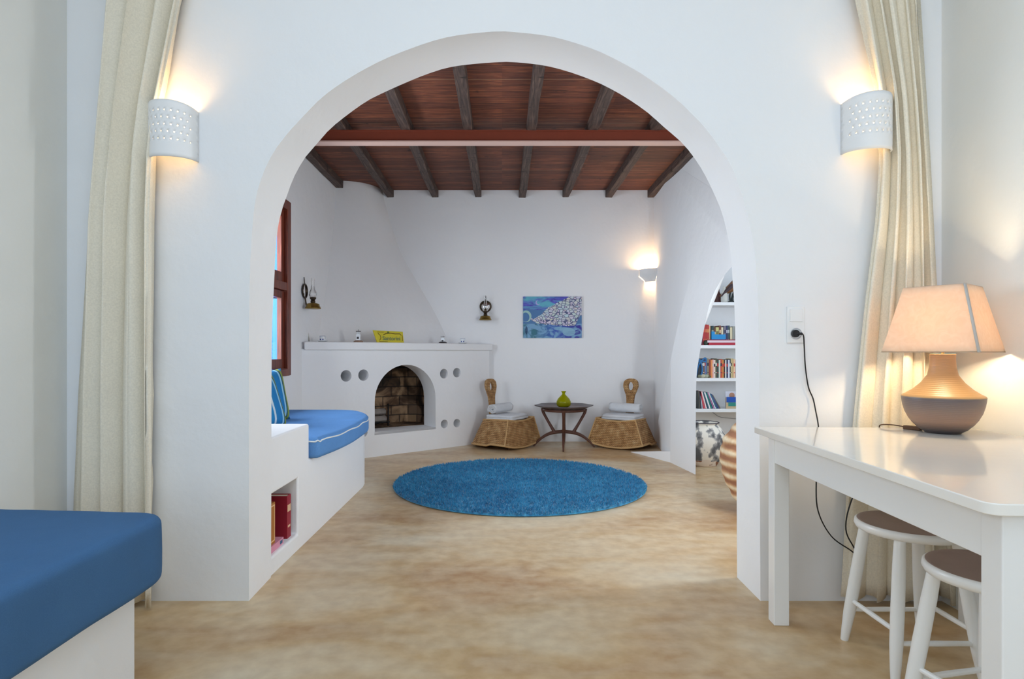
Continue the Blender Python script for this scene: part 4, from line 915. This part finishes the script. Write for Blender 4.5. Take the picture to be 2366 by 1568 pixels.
# shelf under the bird: red volumes, mixed spines
row([(1618,1624,.20,(96,36,56),'dark plum book',None),(1624,1629,.222,(176,40,46),'bright red tall book',(210,90,60)),(1629,1634,.220,(170,46,40),'rusty red tall book',(210,120,80)),(1634,1638,.218,(186,56,52),'scarlet tall book',(220,150,90)),(1638.5,1641.5,.205,(232,190,150),'peach thin book',None),
     (1643.5,1649.5,.205,(40,60,62),'near-black teal book',(150,160,150)),(1650,1654,.18,(120,70,50),'brown short book',(220,200,160)),(1654,1661,.19,(206,198,128),'pale yellow book',(120,110,60)),(1661.5,1666,.208,(120,66,50),'reddish brown book',(230,200,160)),
     (1666.5,1671,.19,(224,210,180),'cream book',None),(1672,1677.5,.205,(122,118,134),'grey lilac book',(60,60,90)),(1678,1681,.207,(44,52,100),'navy thin book',(200,200,220)),(1681,1686,.208,(58,78,82),'slate book',(170,180,180)),(1687,1692,.19,(220,206,170),'sand coloured book',None),(1692.5,1698,.2,(150,152,144),'stone grey book',None),(1699,1705,.2,(120,40,50),'wine red book',None)], 1.182, 'books on the second shelf', 'second')
M_ = 6.27
def flat(x0, x1, z, t_, cov, label, nm='lying_book'):
    a, b = (x0-1160)/1380*M_, (x1-1160)/1380*M_
    o_ = hardback(nm, t_, b-a, .12, cov, label, ((a+b)/2+(b-a)/2, SY0+.0, z+t_/2), (0, -PI/2, 0), 'books lying flat on the second shelf'); o_.location.y = 6.385-.03; return o_
# lying books stand in front of the upright row, at the shelf edge
o = build('lying_book', MB().box(-.155,.155,-.012,.012,0,.026), mat('cover_red_lying', (176, 30, 54), .5)); o.location = (2.345, SY0+.014, 1.1825); tag(o, 'red book lying flat at the shelf edge, lower of two', 'book', 'books lying flat on the second shelf')
o = build('lying_book', MB().box(-.165,.165,-.012,.012,0,.024), mat('cover_pink_white', (226, 206, 214), .5)); o.location = (2.34, SY0+.014, 1.209); tag(o, 'whitish pink book lying flat on the red one, second shelf', 'book', 'books lying flat on the second shelf')
q = build('dark_red_cover', MB().box(-.165,.165,-.0125,.0125,.0242,.032), mat('cover_wine', (150, 26, 56), .5)); q.parent = o
# blue box leaning on the lying books
o = build('blue_tin', MB().box(-.06,.06,-.008,.008,0,.055).box(-.09,-.055,-.008,.008,0,.085), mat('cyan_card', (22, 136, 200), .5), bevel=.003); o.location = (2.31, SY0+.016, 1.2415); tag(o, 'bright blue folded card standing on the lying books', 'card')
o = build('small_pot', MB().lathe([(.0005,0),(.018,0),(.026,.02),(.022,.04),(.014,.05),(.012,.05),(.0005,.02)], 16, caps=False), mat('dark_green_glaze', (44, 58, 46), .3)); o.location = (2.165, SY0+.03, 1.1825); tag(o, 'small dark green pot before the second shelf books', 'pot')
# third shelf: long mixed row
cols = [(64,72,84,'charcoal book'),(58,110,160,'mid blue book'),(120,86,74,'umber book'),(112,136,180,'periwinkle book'),(84,110,150,'dusty blue book'),(140,132,110,'khaki book'),(150,60,36,'rust red book'),(226,142,84,'orange book'),(236,176,170,'salmon pink book'),(228,212,196,'ivory book'),(90,86,60,'olive book'),(52,66,62,'bottle green book'),(206,214,200,'mint white book'),(196,76,52,'vermilion book'),(206,130,60,'amber book'),(58,48,44,'espresso book'),(238,236,228,'plain white book'),(36,40,80,'midnight blue book'),(214,218,232,'ice white book'),(70,70,76,'graphite book'),(214,196,140,'straw book'),(196,170,120,'tan book'),(240,196,160,'apricot book'),(64,40,70,'aubergine book'),(150,50,64,'burgundy book'),(206,214,80,'lime yellow book')]
spx = []; x = 1616.0; random.seed(11)
for i, (r0, g0, b0_, nm) in enumerate(cols):
    w_ = random.choice([2.6, 3.0, 3.4, 3.8, 4.2]); w_ = w_*.97; h = random.choice([.19,.195,.2,.205]); spx.append((x, x+w_, h, (r0, g0, b0_), nm, random.choice([None, (230,226,214), (200,60,50), (30,40,60)]))); x += w_+.1
row(spx, .835, 'books on the third shelf', 'third')
# blue ribbon bow and shell pieces in front of the row
o = build('ribbon_bow', MB().tube(catmull([(-.05,0,.0),(-.03,.0,.10),(-.005,0,.165),(-.04,0,.20),(-.06,0,.17),(.0,0,.168),(.05,0,.20),(.055,0,.165),(.005,0,.16),(.02,0,.08),(.0,0,.0)], 6), .0085, 8), mat('blue_ribbon', (50, 110, 164), .6)); o.location = (2.105, SY0+.014, .8455); tag(o, 'blue ribbon bow hanging before the third shelf books', 'ribbon')
o = build('pebble_heap', MB(), M_CLAY) if False else None
for k, (px_, r0, c0, nm) in enumerate(((1617,.022,(120,124,104),'grey-green'),(1624,.026,(188,184,160),'pale beige'),(1632,.024,(168,170,150),'light grey'),(1639,.018,(104,92,64),'brown'))):
    o = build('pebble', MB().sphere((0,0,0), r0, 12, 8, (1.1,.6,.8)), mat('pebble_%d' % k, c0, .8)); o.location = ((px_-1160)/1380*(SY0+.014), SY0+.015, .8355+r0*.8); tag(o, f'{nm} pebble at the edge of the third shelf', 'pebble', 'pebbles on the third shelf')
# lowest shelf: leaning thin books and a picture card
lean = [(1609,1611.5,.186,4,(58,62,62),'smoke grey magazine'),(1611.8,1614,.186,4,(96,92,80),'taupe magazine'),(1614.3,1617,.186,5,(50,54,70),'ink blue magazine'),(1617.4,1620,.186,6,(190,196,204),'silver magazine'),(1621.5,1626,.188,14,(206,76,90),'coral red book'),(1626.5,1630,.184,15,(240,214,214),'blush white book'),(1631.5,1634,.182,17,(40,90,110),'petrol blue book'),(1634.5,1638.5,.180,18,(228,228,230),'snow white book'),(1639,1643.5,.180,20,(20,112,108),'jade green book'),(1644,1647,.182,21,(176,116,160),'mauve book'),(1648,1650.5,.178,23,(226,228,236),'pearl white book'),(1651,1654.5,.172,25,(60,110,130),'steel teal book'),(1655,1658,.170,27,(70,80,140),'indigo book'),(1659,1662,.166,30,(110,112,100),'moss grey book')]
prev = None
for x0, x1, h, an, cv, nm in lean:
    label = f'{nm} on the lowest shelf' + (f', leaning, right of the {prev}' if prev else ', at the left end'); prev = ' '.join(nm.split()[:-1])
    w_ = (x1-x0)*PXM*.85*math.cos(math.radians(an)); hardback('leaning_book', w_, h, .13, cv, label, (bx((x0+x1)/2)+.018, SY0+.03+.065, .5075+w_/2*math.sin(math.radians(an))), (0, -math.radians(an), 0), 'books on the lowest shelf', 'book')
cd = thing('picture_card', (2.44, SY0+.03, .5075), 'upright card with blue top and green bottom on the lowest shelf', 'card')
cX = 2.385
build('board', MB().box(cX-.005,cX+.19,SY0+.028,SY0+.032,.5075,.63), mat('card_tan', (196,176,140), .6), cd)
build('blue_band', MB().box(cX,cX+.19,SY0+.026,SY0+.0278,.575,.632), mat('card_blue', (24,82,176), .6), cd); build('green_band', MB().box(cX+.02,cX+.19,SY0+.026,SY0+.0278,.535,.573), mat('card_green', (46,140,130), .6), cd)
o = build('framed_photo', MB().box(cX,cX+.19,SY0+.06,SY0+.07,.5075,.69), mat('pale_frame', (214,216,230), .5)); origin(o, (cX+.09, SY0+.065, .5075)); tag(o, 'small pale framed photo behind the blue and green card', 'picture')
q = build('photo', MB().sphere((0,0,0), .03, 12, 8, (1,.1,1)), mat('photo_brown', (176,130,110), .6)); q.parent = o; q.location = (-.02, -.0055, .14)
# bird sculpture and companions on the top shelf
bz = 1.639; bd = thing('bird_sculpture', (2.36, SY0+.09, bz), 'brown carved bird perched on a dark branch stand on the top shelf', 'sculpture')
M_BIRD = mat('carved_bird_wood', (120, 78, 44), .5, var=.45, vscale=14); M_BR = mat('dark_branch', (36, 44, 42), .6)
by = SY0+.09
def bp_(px, py): v_ = at(px, py, by); return (v_.x, by, v_.z)
bo_ = [(bp_(1663,684),.006),(bp_(1670,679),.018),(bp_(1679,672),.034),(bp_(1689,665),.046),(bp_(1698,657),.050),(bp_(1704,648),.042),(bp_(1707,638),.030)]
build('body', MB().tube([p_ for p_, _ in bo_], [q_ for _, q_ in bo_], 16), M_BIRD, bd, ang=80)
bh = [(bp_(1705,648),.030),(bp_(1711,638),.022),(bp_(1712,628),.019),(bp_(1713,621),.021),(bp_(1716,615),.017),(bp_(1722,616),.006),(bp_(1730,621),.002)]
build('head', MB().tube([p_ for p_, _ in [(bp_(1702,645),.032),(bp_(1708,636),.021),(bp_(1709,626),.019),(bp_(1711,619),.024),(bp_(1716,616),.018),(bp_(1724,619),.006),(bp_(1734,624),.002)]], [.032,.021,.019,.024,.018,.006,.002], 14), mat('dark_bird_head', (66,50,40), .5), bd, ang=80)
build('wing', MB().tube([(p_[0], p_[1]-.03, p_[2]) for p_ in (bp_(1664,685), bp_(1676,672), bp_(1688,661), bp_(1696,657))], [.006,.018,.024,.012], 12), mat('dark_wing', (62,44,48), .5), bd, ang=80)
brn = MB(); brn.tube(catmull([bp_(1690,697), bp_(1692,688), bp_(1697,674), bp_(1706,663), bp_(1716,655)], 5), .013, 8); brn.tube(catmull([bp_(1688,697), bp_(1686,685), bp_(1688,673)], 4), .009, 8); brn.tube(catmull([bp_(1700,676), bp_(1708,671), bp_(1714,672)], 4), .008, 8)
build('branch_stand', brn.box(bp_(1684,0)[0], bp_(1740,0)[0], by-.03, by+.03, bz, bz+.014), M_BR, bd)
vx = at(1672, 0, SY0+.1).x; o = build('white_bottle', MB().lathe([(.0005,0),(.030,0),(.036,.02),(.036,.07),(.028,.11),(.018,.135),(.015,.17),(.0005,.172)], 20), mat('white_glaze', (206, 204, 196), .4)); o.location = (vx, SY0+.08, bz); tag(o, 'white glazed bottle vase left of the bird, top shelf', 'vase')
vx = at(1658, 0, SY0+.2).x; o = build('brown_jug', MB().lathe([(.0005,0),(.034,0),(.04,.03),(.036,.09),(.02,.13),(.018,.16),(.0005,.162)], 20), mat('dark_brown_glaze', (84, 44, 40), .35)); o.location = (vx, SY0+.2, bz); tag(o, 'dark red-brown jug behind the pillar edge, top shelf', 'jug')
vx = at(1712, 0, SY0+.24).x; o = build('patterned_vase', MB().lathe([(.0005,0),(.06,0),(.075,.05),(.078,.11),(.06,.15),(.05,.155),(.0005,.12)], 24), mat('teal_white_glaze', (110, 150, 150), .4, var=.5, vscale=30)); o.location = (vx+.02, SY0+.2, bz); tag(o, 'mottled teal glazed vase behind the bird, top shelf', 'vase')
# thin wire below the lowest shelf
o = build('thin_wire', MB().tube(catmull([(2.29,6.612,.47),(2.35,6.611,.43),(2.42,6.611,.39),(2.60,6.612,.37)], 6), .003, 6), mat('grey_wire', (150,152,158), .5)); tag(o, 'thin grey wire on the wall under the lowest shelf', 'wire')

# ================================================================= CLAY JARS
jp = [(.0005,0),(.105,0),(.115,.012),(.155,.09),(.185,.17),(.196,.24),(.188,.31),(.155,.365),(.128,.392),(.122,.405),(.136,.418),(.130,.424),(.112,.41),(.112,.39),(.15,.34),(.17,.25),(.0005,.05)]
o = build('limewashed_jar', MB().lathe(jp, 48, (0,0,0), caps=False), M_LIME, ang=60); o.location = (1.985, 5.85, 0); tag(o, 'mottled white and grey clay jar on the floor under the shelves', 'jar')
q = build('rim_line', MB().tube([(.131*math.cos(2*PI*k/40), .131*math.sin(2*PI*k/40), .421) for k in range(40)], .006, 6, True), mat('dark_rim', (70,64,72), .7)); q.parent = o
prf = []; 
for k in range(90):
    z = .76*k/89; t_ = k/89
    base = np.interp(t_, [0,.12,.3,.5,.65,.8,.9,.95,1], [.20,.27,.335,.36,.335,.25,.18,.17,.20]); prf.append((base+.0045*math.sin(z*78), z))
o = build('ribbed_jar', MB().lathe([(.0005,0)]+prf+[(.17,.75),(.15,.70),(.0005,.1)], 56, (0,0,0), caps=False), M_TERRA, ang=60); o.location = (1.88, 4.12, 0); tag(o, 'big ribbed terracotta jar half hidden behind the right arch jamb', 'jar')
